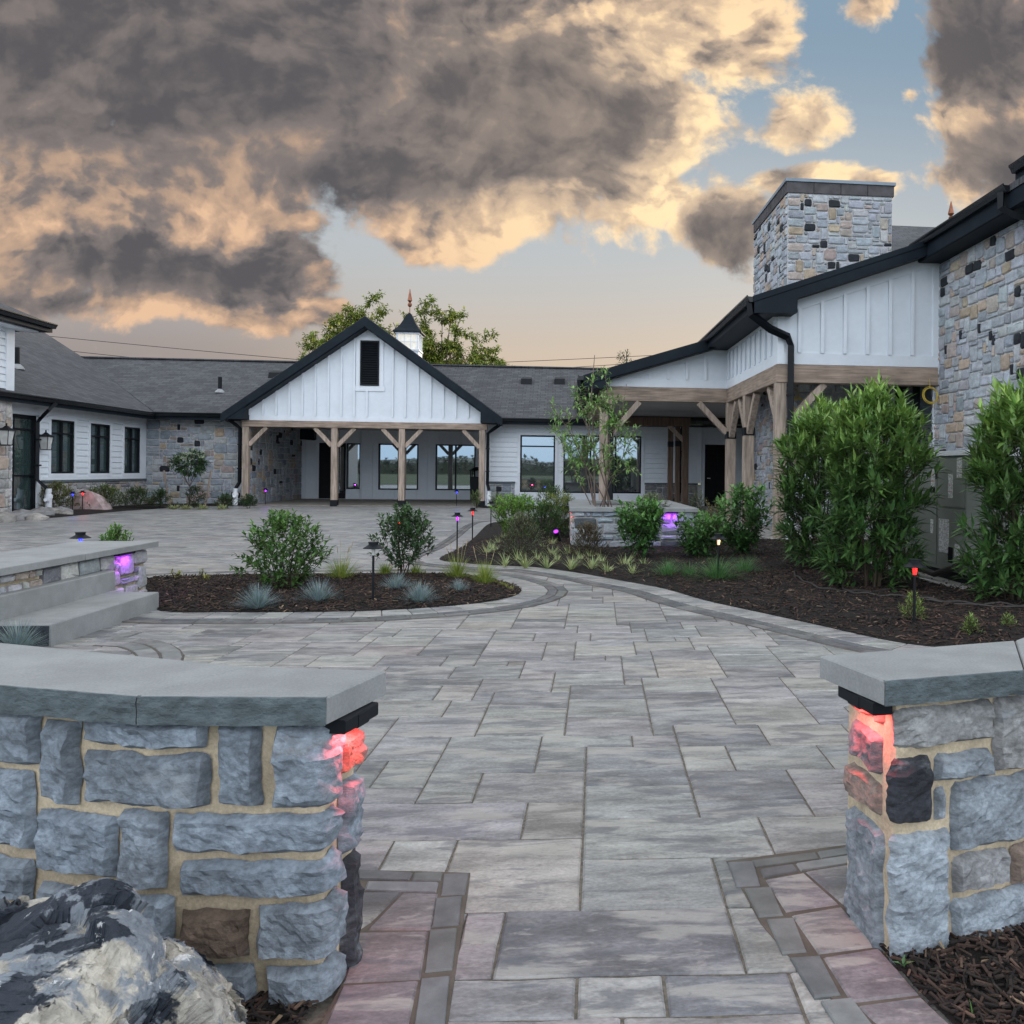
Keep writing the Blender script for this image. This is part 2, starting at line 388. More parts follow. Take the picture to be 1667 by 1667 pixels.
    def leaf(s, p_, d, up, L, W, col, fold=.25):
        d = d.normalized(); sd_ = d.cross(up)
        sd_ = sd_.normalized() if sd_.length > 1e-5 else d.orthogonal().normalized()
        n_ = sd_.cross(d)
        m1 = p_ + d * (L * .42)
        s.mesh([tuple(p_), tuple(m1 + sd_ * (W / 2) + n_ * (W * fold)), tuple(p_ + d * L - n_ * (L * .12)), tuple(m1 - sd_ * (W / 2) + n_ * (W * fold)), tuple(m1)],
               [(0, 1, 2, 4), (0, 4, 2, 3)], col)
    def blade(s, p_, az, lean, L, W, col, curve=.6, seg=3):
        p_ = Vector(p_); o = Vector((math.cos(az), math.sin(az), 0)); sd_ = Vector((-math.sin(az), math.cos(az), 0))
        vs = []; x = z = 0.0; th = lean
        for i in range(seg + 1):
            ww = W / 2 * (1 - (i / seg) ** 1.7) + W * .04
            c_ = p_ + o * x + Vector((0, 0, z))
            vs += [tuple(c_ - sd_ * ww), tuple(c_ + sd_ * ww)]
            x += math.sin(th) * L / seg; z += math.cos(th) * L / seg; th += curve / seg
        s.mesh(vs, [(2 * i, 2 * i + 1, 2 * i + 3, 2 * i + 2) for i in range(seg)], col)
    def build(s, name, m, parent=None, smooth=False, norm=False, **props):
        me = bpy.data.meshes.new(name)
        off = WL.get(parent.name, Vector((0, 0, 0))) if parent else Vector((0, 0, 0))
        vs = [(a - off.x, b_ - off.y, c_ - off.z) for a, b_, c_ in s.v] if off.length else s.v
        me.from_pydata(vs, [], s.f)
        at = me.color_attributes.new('Col', 'FLOAT_COLOR', 'CORNER')
        buf = []
        for f, c_ in zip(s.f, s.c): buf.extend((c_[0], c_[1], c_[2], 1.0) * len(f))
        at.data.foreach_set('color', buf)
        if norm:
            bm = bmesh.new(); bm.from_mesh(me); bmesh.ops.recalc_face_normals(bm, faces=bm.faces); bm.to_mesh(me); bm.free()
        if smooth: me.polygons.foreach_set('use_smooth', [True] * len(me.polygons))
        me.materials.append(m)
        o = bpy.data.objects.new(name, me); COL.objects.link(o)
        if parent: o.parent = parent; WL[o.name] = off
        for k, v_ in props.items(): o[k] = v_
        return o


def thing(name, label, cat, loc=(0, 0, 0), group=None):
    o = bpy.data.objects.new(name, None); COL.objects.link(o); o.location = loc; o.empty_display_size = .2
    o['label'] = label; o['category'] = cat
    if group: o['group'] = group
    WL[o.name] = Vector(loc)
    return o


def tag(o, label, cat, group=None):
    o['label'] = label; o['category'] = cat
    if group: o['group'] = group
    return o


def dup(root, loc, rz=0.0, sc=1.0, label=None, group=None):
    r = root.copy(); COL.objects.link(r); r.location = loc; r.rotation_euler = (0, 0, rz); r.scale = (sc, sc, sc)
    if label: r['label'] = label
    if group: r['group'] = group
    for ch in list(root.children):
        c_ = ch.copy(); COL.objects.link(c_); c_.parent = r
        for g in ch.children:
            d = g.copy(); COL.objects.link(d); d.parent = c_
    return r


def FY(Y): return lambda a, z, d: (a, Y - d, z)          # wall facing the viewer
def FXp(X): return lambda a, z, d: (X + d, a, z)         # wall facing right
def FXm(X): return lambda a, z, d: (X - d, a, z)         # wall facing left


def cells(a0, a1, z0, z1, holes):
    """rectangles of a wall around its openings"""
    xs = sorted({a0, a1, *[x for h in holes for x in h[:2] if a0 < x < a1]}); o = []
    for x0, x1 in zip(xs[:-1], xs[1:]):
        xm = (x0 + x1) / 2; cuts = sorted([(h[2], h[3]) for h in holes if h[0] < xm < h[1]]); z = z0
        for c0, c1 in cuts:
            if c0 > z + 1e-4: o.append((x0, x1, z, c0))
            z = max(z, c1)
        if z1 > z + 1e-4: o.append((x0, x1, z, z1))
    return o


def lap(mb, fr, a0, a1, z0, z1, holes, ex=.165):
    for (x0, x1, y0, y1) in cells(a0, a1, z0, z1, holes):
        mb.fbox(fr, x0, x1, y0, y1, -.14, -.012)
        k = math.floor((y0 - z0) / ex)
        while z0 + k * ex < y1 - 1e-4:
            b0, b1 = max(y0, z0 + k * ex), min(y1, z0 + (k + 1) * ex - .014)
            if b1 - b0 > .02:
                mb.hexa([fr(x0, b0, -.0118), fr(x1, b0, -.0118), fr(x1, b0, .026), fr(x0, b0, .026)], [fr(x0, b1, -.0118), fr(x1, b1, -.0118), fr(x1, b1, .007), fr(x0, b1, .007)])
            k += 1


PAL = [((.36, .385, .42), 30), ((.31, .345, .39), 22), ((.40, .41, .42), 16), ((.24, .27, .31), 10), ((.36, .315, .28), 6), ((.41, .33, .25), 4), ((.36, .29, .265), 4), ((.022, .025, .032), 11)]


def pickc(rng, pal):
    t = rng.random() * sum(w_ for _, w_ in pal)
    for c_, w_ in pal:
        t -= w_
        if t <= 0: break
    k = rng.uniform(.86, 1.14)
    return tuple(min(.9, x * k * rng.uniform(.97, 1.03)) for x in c_)


def ashlar(nx, ny, sizes, rng, occ=None):
    occ = occ or set(); o = []
    for j in range(ny):
        for i in range(nx):
            if (i, j) in occ: continue
            c_ = list(sizes); rng.shuffle(c_); c_.sort(key=lambda s_: rng.random() - s_[2] * .35)
            for (w_, h_, _) in c_ + [(1, 1, 1)]:
                if i + w_ > nx or j + h_ > ny: continue
                if any((i + a, j + b_) in occ for a in range(w_) for b_ in range(h_)): continue
                for a in range(w_):
                    for b_ in range(h_): occ.add((i + a, j + b_))
                o.append((i, j, w_, h_)); break
    return o


VS = [(3, 2, 1.4), (4, 2, 1.3), (2, 2, .9), (3, 1, .9), (2, 1, .8), (4, 3, .8), (3, 3, .9), (5, 2, .6), (2, 3, .6), (1, 2, .3), (1, 1, .1), (4, 1, .6)]


def vstone(mb, fr, a0, a1, z0, z1, dep, rng, col):
    g = .0115; a0 += g; a1 -= g; z0 += g; z1 -= g
    w_, h_ = a1 - a0, z1 - z0; rr = min(w_, h_) * .2
    base = []
    for (cx, cz, sx, sz_) in ((a0, z0, 1, 1), (a1, z0, -1, 1), (a1, z1, -1, -1), (a0, z1, 1, -1)):
        k1, k2 = rr * rng.uniform(.3, 1.2), rr * rng.uniform(.3, 1.2)
        pts = [(cx, cz + sz_ * k2), (cx + sx * k1, cz)]
        base += pts if (sx * sz_ > 0) else pts[::-1]
    j = min(w_, h_) * .05
    base = [(x + rng.uniform(-j, j), y + rng.uniform(-j, j)) for x, y in base]
    cx, cz = (a0 + a1) / 2, (z0 + z1) / 2
    k = min(.016, min(w_, h_) * .16)
    r1 = [fr(x, y, -.01) for x, y in base]; r2 = [fr(x, y, dep * rng.uniform(.45, .75)) for x, y in base]
    r3 = [fr(cx + (x - cx) * (1 - 2 * k / w_), cz + (y - cz) * (1 - 2 * k / h_), dep * rng.uniform(.8, 1.25)) for x, y in base]
    mid = [fr(cx + rng.uniform(-.2, .2) * w_, cz + rng.uniform(-.2, .2) * h_, dep * rng.uniform(.9, 1.45))]
    n = 8
    mb.mesh(r1 + r2 + r3 + mid, [(k_, (k_ + 1) % n, n + (k_ + 1) % n, n + k_) for k_ in range(n)] + [(n + k_, n + (k_ + 1) % n, 2 * n + (k_ + 1) % n, 2 * n + k_) for k_ in range(n)]
            + [(2 * n + k_, 2 * n + (k_ + 1) % n, 3 * n) for k_ in range(n)], col)


def veneer(mb, fr, a0, a1, z0, z1, rng, u_=.1, dep=.022, pal=PAL, holes=(), clip=None, sizes=VS):
    nx, ny = max(1, round((a1 - a0) / u_)), max(1, round((z1 - z0) / u_)); ux, uy = (a1 - a0) / nx, (z1 - z0) / ny
    occ = set()
    for i in range(nx):
        for j in range(ny):
            a, z = a0 + (i + .5) * ux, z0 + (j + .5) * uy
            if any(h[0] < a < h[1] and h[2] < z < h[3] for h in holes) or (clip and not clip(a, z)): occ.add((i, j))
    for (i, j, w_, h_) in ashlar(nx, ny, sizes, rng, occ):
        c_ = pickc(rng, pal)
        while c_[0] < .05 and w_ * h_ > 6: c_ = pickc(rng, pal)
        vstone(mb, fr, a0 + i * ux, a0 + (i + w_) * ux, z0 + j * uy, z0 + (j + h_) * uy, dep, rng, c_)


def window(root, fr, a0, a1, z0, z1, vbars=(), hbars=(), glass=None, casing=.09, name='window', fw=.05, lab=None):
    f = MB()
    for q_ in ((a0, a0 + fw, z0, z1), (a1 - fw, a1, z0, z1), (a0 + fw, a1 - fw, z0, z0 + fw), (a0 + fw, a1 - fw, z1 - fw, z1)):
        f.fbox(fr, *q_, -.1, .015)
    for b_ in vbars: f.fbox(fr, b_ - .028, b_ + .028, z0 + fw, z1 - fw, -.075, .008)
    for b_ in hbars: f.fbox(fr, a0 + fw, a1 - fw, b_ - .022, b_ + .022, -.078, .004)
    wo = f.build(name, M_BLACK, root)
    if lab: wo['label'] = lab
    g = MB(); g.fbox(fr, a0 + fw - .003, a1 - fw + .003, z0 + fw - .003, z1 - fw + .003, -.07, -.055); g.build('pane', glass or M_GLASS, wo)
    if casing:
        c_ = MB(); k = casing
        for q_ in ((a0 - k, a0, z0 - k, z1 + k), (a1, a1 + k, z0 - k, z1 + k), (a0, a1, z0 - k, z0), (a0, a1, z1, z1 + k)):
            c_.fbox(fr, *q_, -.02, .034)
        c_.build('casing', M_TRIM, wo)
    return wo


def catmull(pts, k=8, closed=False):
    o = []; n = len(pts)
    for i in range(n if closed else n - 1):
        g = lambda j: Vector(pts[j % n][:2]) if closed else Vector(pts[max(0, min(n - 1, j))][:2])
        a, b_, c_, d = g(i - 1), g(i), g(i + 1), g(i + 2)
        for t_ in range(k):
            t = t_ / k
            o.append(tuple(.5 * ((2 * b_) + (c_ - a) * t + (2 * a - 5 * b_ + 4 * c_ - d) * t * t + (-a + 3 * b_ - 3 * c_ + d) * t ** 3)))
    if not closed: o.append(tuple(pts[-1][:2]))
    return o


def inside(p_, poly):
    x, y = p_[0], p_[1]; r_ = False; n = len(poly)
    for i in range(n):
        x0, y0 = poly[i][:2]; x1, y1 = poly[(i + 1) % n][:2]
        if (y0 > y) != (y1 > y) and x < (x1 - x0) * (y - y0) / (y1 - y0) + x0: r_ = not r_
    return r_


def edged(p_, poly):
    q_ = Vector(p_[:2]); m = 9e9
    for i in range(len(poly)):
        a, b_ = Vector(poly[i][:2]), Vector(poly[(i + 1) % len(poly)][:2]); d = b_ - a
        t = max(0, min(1, (q_ - a).dot(d) / max(1e-9, d.length_squared))); m = min(m, (q_ - a - d * t).length)
    return m

# ================================================================== GROUND
def structure(o): o['kind'] = 'structure'; return o
def stuff(o): o['kind'] = 'stuff'; return o


g = MB(); g.poly([(-900, -900, -.06), (900, -900, -.06), (900, 900, -.06), (-900, 900, -.06)]); structure(g.build('meadow_ground', M_FIELD))
g = MB(); g.poly([(-16, -1.5, -.0055), (9, -1.5, -.0055), (9, 33, -.0055), (-16, 33, -.0055)]); structure(g.build('paving_joint_sand', M_GROUT))

px2g = lambda L: [G(*p_)[:2] for p_ in L]
ISLAND = catmull(px2g([(262, 996), (243, 972), (245, 943), (330, 940), (400, 938), (530, 937), (640, 936), (745, 937), (800, 944), (838, 955), (848, 963), (832, 973), (780, 983), (690, 991), (600, 996), (480, 998), (380, 998)]), 5, True)
RFRONT = catmull([(4.6, 4.75), (3.4, 4.98)] + px2g([(1530, 1056), (1440, 1043), (1350, 1023), (1250, 1001), (1150, 979), (1080, 959), (1010, 946), (950, 935), (880, 925), (820, 922), (760, 918), (715, 911), (750, 893), (772, 876), (797, 853), (830, 849)]) + [(-.7, 19.6), (.4, 19.3)], 5)
RBED = RFRONT + [(.85, 18.0), (3.5, 18.0), (3.6, 13.75), (6.72, 13.75), (6.72, 4.75)]
LBED = catmull([(-13.4, 16.0), (-12.2, 17.2), (-11.75, 18.8), (-11.7, 20.6), (-11.75, 23.0), (-11.3, 25.0), (-10.5, 26.0), (-9.6, 26.25)], 5) + [(-9.6, 26.95), (-13.25, 26.95), (-13.25, 16.0)]
MBED = catmull([(-2.75, 26.9), (-2.7, 26.1), (-2.0, 25.4), (-.7, 24.9), (1.0, 24.4), (3.0, 24.2), (4.0, 25.0), (4.2, 26.9)], 5)
FGL = [(-4, 1.0), (-.60, 1.0), (-.56, 1.7), (-.515, 2.02), (-.62, 2.5), (-4, 2.9)]
FGR = px2g([(560 + x * .5039, 1000 + y * .5039) for x, y in ((1690, 800), (1733, 918), (1722, 1078), (1860, 1236), (1978, 1352), (2060, 1430))]) + [(1.35, 1.0), (4, 1.0), (4, 2.6), (1.6, 2.9)]
BEDS = [ISLAND, RBED, LBED, MBED]

# pavers: one ashlar layout on a 0.10 x 0.145 m grid turned 2.5 degrees; the slabs by the gateway placed as they lie
rng = random.Random(5)
GO = Vector((.105, 3.20)); GA = Vector((math.cos(R(2.5)), -math.sin(R(2.5)))); GB = Vector((math.sin(R(2.5)), math.cos(R(2.5))))
UX, UY = .1015, .1445
gp = lambda i, j: tuple(GO + GA * (i * UX) + GB * (j * UY))
NEAR = [(-8, -1, 2, 2), (-9, -1, 1, 2), (-9, -2, 3, 1), (-6, 0, 4, 3), (-2, 0, 2, 2), (0, -1, 4, 3), (-6, -2, 2, 2), (-4, -2, 4, 2), (0, -3, 4, 2), (4, 0, 2, 2), (6, 0, 4, 2), (10, 0, 3, 2), (4, -2, 4, 2), (8, -1, 4, 1),
        (4, -3, 4, 1), (8, -3, 4, 2), (-8, -4, 6, 2), (-2, -4, 2, 2), (0, -5, 6, 2), (6, -5, 4, 2), (-4, -7, 4, 3), (0, -7, 4, 2), (-6, -6, 2, 2), (-8, -6, 2, 2), (-2, -9, 6, 2), (-3, -9, 1, 2), (-3, -10, 3, 1), (0, -10, 2, 1), (2, -10, 3, 1),
        (-9, 1, 3, 2), (-3, -11, 4, 1), (1, -11, 4, 1), (4, -7, 3, 2), (4, -9, 2, 2), (-5, -9, 2, 2)]
PC = [((.325, .326, .334), 28), ((.29, .294, .306), 24), ((.365, .362, .358), 18), ((.225, .23, .245), 14), ((.385, .372, .355), 9), ((.30, .285, .29), 8)]
i0, i1, j0, j1 = -132, 70, -12, 176
occ = set(); LAY = []
for (i, j, w_, h_) in NEAR:
    for a in range(w_):
        for b in range(h_): occ.add((i - i0 + a, j - j0 + b))
    LAY.append((i, j, w_, h_))
PS = [(4, 2, 1.4), (4, 2, 1.3), (6, 2, 1.0), (4, 1, .8), (2, 2, .8), (4, 3, .9), (2, 1, .35), (6, 1, .5), (3, 2, .5), (6, 3, .25), (4, 2, .9)]
for (i, j, w_, h_) in ashlar(i1 - i0, j1 - j0, PS, rng, occ): LAY.append((i + i0, j + j0, w_, h_))
pv = MB()
for (i, j, w_, h_) in LAY:
    q_ = [gp(i, j), gp(i + w_, j), gp(i + w_, j + h_), gp(i, j + h_)]
    c_ = ((q_[0][0] + q_[2][0]) / 2, (q_[0][1] + q_[2][1]) / 2)
    if c_[1] < 1.2 or c_[1] > 27.5 or (c_[1] < 3 and (inside(c_, FGL) or inside(c_, FGR))): continue
    if any(inside(c_, B_) and edged(c_, B_) > .5 for B_ in BEDS): continue
    if c_[1] > 26.2 and -10.2 < c_[0] < -2.5: continue
    k = .0036 if c_[1] > 5 else .0040
    if c_[1] < 6.5:
        o_ = []
        for e_ in range(4):
            a_, b_ = Vector(q_[e_]), Vector(q_[(e_ + 1) % 4]); n_ = max(3, int((b_ - a_).length / .028)); nn = Vector((a_.y - b_.y, b_.x - a_.x)).normalized()
            for t_ in range(n_):
                p_ = a_.lerp(b_, t_ / n_); w_o = (noise.noise((p_.x * 23, p_.y * 23, i * .7 + j)) * .0014 + noise.noise((p_.x * 70, p_.y * 70, j * .9)) * .0013) if t_ else 0
                o_.append(tuple(p_ + nn * w_o))
        q_ = o_
    pv.slab(q_, -.03, rng.uniform(-.0012, .0012), pickc(rng, PC), bev=.005 if c_[1] < 9 else .003, inset=k)
structure(pv.build('courtyard_paving', M_PAVER))

# border courses: pale soldier slabs against the beds, then a double row of dark cobbles
bd, cb, gr = MB(), MB(), MB()


def course(mb, line, o0, o1, step, z, pal, gap=.006, side=1):
    """slabs between two offsets of a line"""
    P = [Vector(p_) for p_ in line]; L = [0.0]
    for a, b in zip(P[:-1], P[1:]): L.append(L[-1] + (b - a).length)
    nr = []
    for i in range(len(P)):
        d = (P[min(i + 1, len(P) - 1)] - P[max(0, i - 1)]).normalized(); nr.append(Vector((d.y, -d.x)) * side)
    def at(s_, o):
        s_ = max(0, min(L[-1], s_))
        for i in range(len(L) - 1):
            if s_ <= L[i + 1] or i == len(L) - 2:
                t = (s_ - L[i]) / max(1e-6, L[i + 1] - L[i]); n_ = (nr[i] * (1 - t) + nr[i + 1] * t).normalized()
                return P[i] * (1 - t) + P[i + 1] * t + n_ * o
    s_ = 0.0
    while s_ < L[-1] - .02:
        e = min(L[-1], s_ + step * rng.uniform(.85, 1.15))
        q_ = [tuple(at(s_ + gap, o0 + gap)), tuple(at(e - gap, o0 + gap)), tuple(at(e - gap, o1 - gap)), tuple(at(s_ + gap, o1 - gap))]
        mb.slab(q_, -.02, z, pickc(rng, pal), bev=.004); s_ = e


CP = [((.135, .135, .135), 3), ((.17, .165, .16), 3), ((.11, .115, .12), 2)]
BP = [((.33, .335, .345), 3), ((.36, .36, .36), 2), ((.30, .31, .325), 2)]
for line, sd_ in ((ISLAND + ISLAND[:1], 1), (RFRONT, -1)):
    # find which side is outside
    mid = len(line) // 2; a_, b_ = Vector(line[mid]), Vector(line[mid + 1]); d_ = (b_ - a_).normalized()
    poly = ISLAND if sd_ == 1 else RBED
    sgn = -1 if inside(tuple(a_ + Vector((d_.y, -d_.x)) * .05), poly) else 1
    course(gr, line, -.02, .47, .2, .0035, [((.1, .088, .075), 1)], 0.0, sgn)
    course(bd, line, .0, .27, .22, .0085, BP, .004, sgn)
    course(cb, line, .275, .365, .22, .0085, CP, .005, sgn)
    course(cb, line, .37, .46, .22, .0085, CP, .005, sgn)


def z6(x, y): return G(560 + x * .5039, 1000 + y * .5039)[:2]


# gateway borders, laid as they lie in the foreground
for poly in ([(1235, 800), (1640, 745), (1668, 800), (1735, 918), (1724, 1080), (1862, 1238), (1980, 1356), (1690, 1360), (1430, 1100), (1345, 1000)], [(40, 828), (408, 838), (398, 915), (330, 1360), (-90, 1360), (-10, 1200), (40, 1000)]):
    gr.slab([z6(*p_) for p_ in poly], -.02, .0035, (.115, .098, .08), bev=.001)
for q_ in ([(1240, 807), (1322, 803), (1345, 883), (1268, 886)], [(1293, 892), (1378, 887), (1420, 980), (1340, 985)], [(1365, 992), (1452, 987), (1495, 1098), (1415, 1104)], [(1440, 1116), (1537, 1110), (1605, 1238), (1520, 1246)], [(1540, 1256), (1640, 1246), (1720, 1350), (1600, 1352)],
           [(1315, 803), (1525, 776), (1537, 797), (1332, 824)], [(1530, 774), (1650, 756), (1655, 778), (1542, 796)], [(1345, 831), (1452, 814), (1470, 836), (1356, 858)], [(1460, 812), (1650, 783), (1655, 808), (1476, 835)],
           [(322, 845), (403, 842), (390, 912), (313, 915)], [(297, 924), (381, 916), (370, 1010), (284, 1018)], [(277, 1026), (366, 1020), (350, 1156), (261, 1165)], [(250, 1184), (341, 1175), (325, 1345), (226, 1345)],
           [(45, 832), (222, 842), (210, 866), (45, 862)], [(226, 842), (318, 840), (312, 866), (219, 868)], [(75, 871), (305, 873), (298, 906), (66, 899)]):
    cb.slab([z6(*p_) for p_ in q_], -.02, .0085, pickc(rng, [((.16, .165, .165), 2), ((.20, .205, .205), 1)]), bev=.004)
PK = [((.225, .21, .222), 2), ((.20, .19, .203), 2), ((.25, .235, .242), 1)]  # slight pink: red spill of the cap lights put into the slab colour
for q_ in ([(1362, 864), (1485, 842), (1598, 943), (1428, 968)], [(1492, 838), (1650, 812), (1730, 915), (1612, 943)], [(1447, 980), (1606, 952), (1722, 1080), (1533, 1104)], [(1548, 1116), (1727, 1087), (1858, 1236), (1640, 1262)], [(1660, 1275), (1866, 1246), (1975, 1350), (1745, 1352)],
           [(50, 905), (185, 904), (88, 1000), (45, 1028)], [(192, 906), (303, 909), (280, 1026), (78, 1026)], [(45, 1036), (272, 1031), (246, 1186), (-2, 1198)], [(-6, 1208), (240, 1192), (206, 1345), (-64, 1345)]):
    bd.slab([z6(*p_) for p_ in q_], -.02, .0085, pickc(rng, PK), bev=.005)
# curved cobble band beside the steps
arc = px2g([(175, 1045), (225, 1048), (252, 1058), (262, 1070), (258, 1082)])
course(gr, catmull(arc, 6), -.13, .13, .2, .0035, [((.1, .088, .075), 1)], 0, 1)
course(cb, catmull(arc, 6), -.12, -.005, .17, .0085, [((.24, .235, .23), 1), ((.2, .2, .2), 1)], .005, 1)
course(cb, catmull(arc, 6), .005, .12, .17, .0085, [((.24, .235, .23), 1), ((.2, .2, .2), 1)], .005, 1)
ln = px2g([(190, 1042), (236, 1029)])
course(cb, ln, -.1, .0, .22, .0085, [((.24, .235, .23), 1)], .005, 1)
structure(gr.build('border_joint_sand', M_COBBLE)); structure(bd.build('paving_border', M_PAVER)); structure(cb.build('cobble_band', M_COBBLE))
c_ = MB(); c_.slab([(-10.15, 26.35), (-2.5, 26.35), (-2.5, 31.9), (-10.15, 31.9)], -.02, .03, bev=.01); structure(c_.build('portico_floor', mat('dark_concrete', (.22, .205, .18), .8, False, n=[((3, 3, 3), 5, .8, 1.2)])))
c_ = MB(); c_.slab([(3.62, 13.75), (6.74, 13.75), (6.74, 26.9), (.9, 26.9), (.9, 18.05), (3.62, 18.05)], -.02, .05, bev=.01); structure(c_.build('porch_floor', M_CONC))


# mulch beds
def hmul(x, y, poly, top):
    d = edged((x, y), poly)
    return .012 + min(1, d / .5) * top + noise.noise((x * 6, y * 6, 1)) * .012 * min(1, d * 6) + noise.noise((x * 1.3, y * 1.3, 4)) * top * .4 * min(1, d)


def bed(name, poly, step, top, seed):
    rg = random.Random(seed); xs = [p_[0] for p_ in poly]; ys = [p_[1] for p_ in poly]
    pts = [Vector(p_) for p_ in poly]; n = len(pts); x = min(xs)
    while x < max(xs):
        y = min(ys)
        while y < max(ys):
            p_ = (x + rg.uniform(-.3, .3) * step, y + rg.uniform(-.3, .3) * step)
            if inside(p_, poly) and edged(p_, poly) > step * .4: pts.append(Vector(p_))
            y += step
        x += step
    v, e, f, *_ = geometry.delaunay_2d_cdt(pts, [(i, (i + 1) % n) for i in range(n)], [], 1, 1e-5)
    m = MB(); vs = [(p_.x, p_.y, hmul(p_.x, p_.y, poly, top)) for p_ in v]
    m.mesh(vs, [tuple(t_) for t_ in f]); structure(m.build(name, M_MULCH, smooth=True))


bed('mulch_bed', ISLAND, .11, .05, 1); bed('mulch_bed', RBED, .17, .07, 2); bed('mulch_bed', LBED, .4, .05, 3); bed('mulch_bed', MBED, .4, .05, 4)
bed('mulch_bed', FGL, .09, .01, 5); bed('mulch_bed', FGR, .09, .01, 6)
ch = MB(); rg = random.Random(77)
CC = [((.030, .021, .017), 9), ((.014, .010, .009), 9), ((.062, .038, .028), 5), ((.11, .068, .048), 2.2), ((.24, .17, .11), .45), ((.05, .028, .02), 4)]


def chips(poly, n, x0, x1, y0, y1, top, l0, l1):
    k = 0
    while k < n:
        x, y = rg.uniform(x0, x1), rg.uniform(y0, y1)
        if not inside((x, y), poly): continue
        k += 1
        L, W = rg.uniform(l0, l1), rg.uniform(.005, .012) * (1 if l1 < .065 else 1.5)
        z = hmul(x, y, poly, top) + rg.uniform(0, .012)
        d = Vector((rg.gauss(0, 1), rg.gauss(0, 1), rg.gauss(0, .22))).normalized() * L / 2
        s_ = d.cross(Vector((0, 0, 1))).normalized() * W / 2; u_ = Vector((0, 0, rg.uniform(.002, .005))); p_ = Vector((x, y, z))
        a, b, c_, e = p_ - d - s_ * .5, p_ + d - s_ * .4, p_ + d + s_ * .7, p_ - d + s_
        ch.mesh([tuple(q_) for q_ in (a, b, c_, e, a + u_ + d * .1, b + u_ - d * .15, c_ + u_ - d * .1, e + u_ + d * .1)], [(4, 5, 6, 7), (0, 1, 5, 4), (1, 2, 6, 5), (2, 3, 7, 6), (3, 0, 4, 7)], pickc(rg, CC))


chips(FGR, 5200, .82, 2.0, 1.2, 2.2, .01, .018, .06); chips(FGL, 1400, -.95, -.5, 1.3, 2.0, .01, .018, .06)
chips(ISLAND, 10000, -4.5, -.3, 6.8, 9.4, .05, .03, .075)
chips(RBED, 13000, 1.0, 6, 4.8, 9.0, .07, .03, .08); chips(RBED, 7000, -1.8, 4.5, 8.5, 13.5, .07, .035, .09)
stuff(ch.build('bark_mulch_chips', M_CHIP))

# ================================================================== FOREGROUND WALLS
class Path:
    def __init__(s, pts, a0):
        s.P = [Vector(p_) for p_ in pts]; s.L = [a0]
        for a, b in zip(s.P[:-1], s.P[1:]): s.L.append(s.L[-1] + (b - a).length)
    def raw(s, a):
        for i in range(len(s.L) - 1):
            if a <= s.L[i + 1] or i == len(s.L) - 2:
                d = s.P[i + 1] - s.P[i]; return s.P[i] + d * ((a - s.L[i]) / d.length), d.normalized()
    def at(s, a, flip):
        p_, _ = s.raw(a); d = ((s.raw(a + .012)[0]) - (s.raw(a - .012)[0])).normalized()
        return p_, Vector((d.y, -d.x)) * flip


def rockstone(mb, fr, a0, a1, b0, b1, dep, seed, col, res=.013):
    nx, ny = max(5, round((a1 - a0) / res)), max(5, round((b1 - b0) / res)); vs = []; so_ = seed * 7.31
    N = lambda x, y, z: noise.noise((x, y, z))
    tl = (N(so_, 1, 2) * .05, N(so_, 5, 2) * .05)
    for j in range(ny + 1):
        for i in range(nx + 1):
            s_, t = i / nx, j / ny
            a, b = a0 + (a1 - a0) * s_, b0 + (b1 - b0) * t
            e = min(s_ * (a1 - a0), (1 - s_) * (a1 - a0), t * (b1 - b0), (1 - t) * (b1 - b0))
            # uneven outline with softened corners
            cx, cy = abs(s_ - .5) * 2, abs(t - .5) * 2
            k = max(0, cx * cy - .82) * .10
            a += ((a0 + a1) / 2 - a) * k * 1.2 + N(b * 17, a * 9, so_) * .009 + N(b * 60, a * 40, so_) * .003
            b += ((b0 + b1) / 2 - b) * k * 1.2 + N(a * 17, b * 9, so_ + 3) * .008 + N(a * 60, b * 40, so_ + 3) * .003
            pr = min(1.0, (e / .012)) ** .6
            big_ = abs(N(a * 9 + so_, b * 11, so_)) * -.010 + N(a * 5, b * 5, so_ + 9) * .010
            mid_ = (abs(N(a * 26, b * 30, so_ + 2)) - .22) * .009
            vc, vp = noise.voronoi((a * 13 + so_, b * 15, so_)); v0 = vp[0]; fac_ = ((a * 13 + so_ - v0.x) * math.sin(v0.x * 37 + v0.y * 11) + (b * 15 - v0.y) * math.sin(v0.y * 53 + v0.x * 7)) * .0075 + math.sin(v0.x * 91 + v0.y * 17) * .003
            fin = fac_ + N(a * 75, b * 75, so_) * .0035
            d = -.008 + pr * (dep + big_ + mid_ + fin + (s_ - .5) * tl[0] * .4 + (t - .5) * tl[1] * .4)
            vs.append(fr(a, b, d))
    fs = [(j * (nx + 1) + i, j * (nx + 1) + i + 1, (j + 1) * (nx + 1) + i + 1, (j + 1) * (nx + 1) + i) for j in range(ny) for i in range(nx)]
    mb.mesh(vs, fs, col)


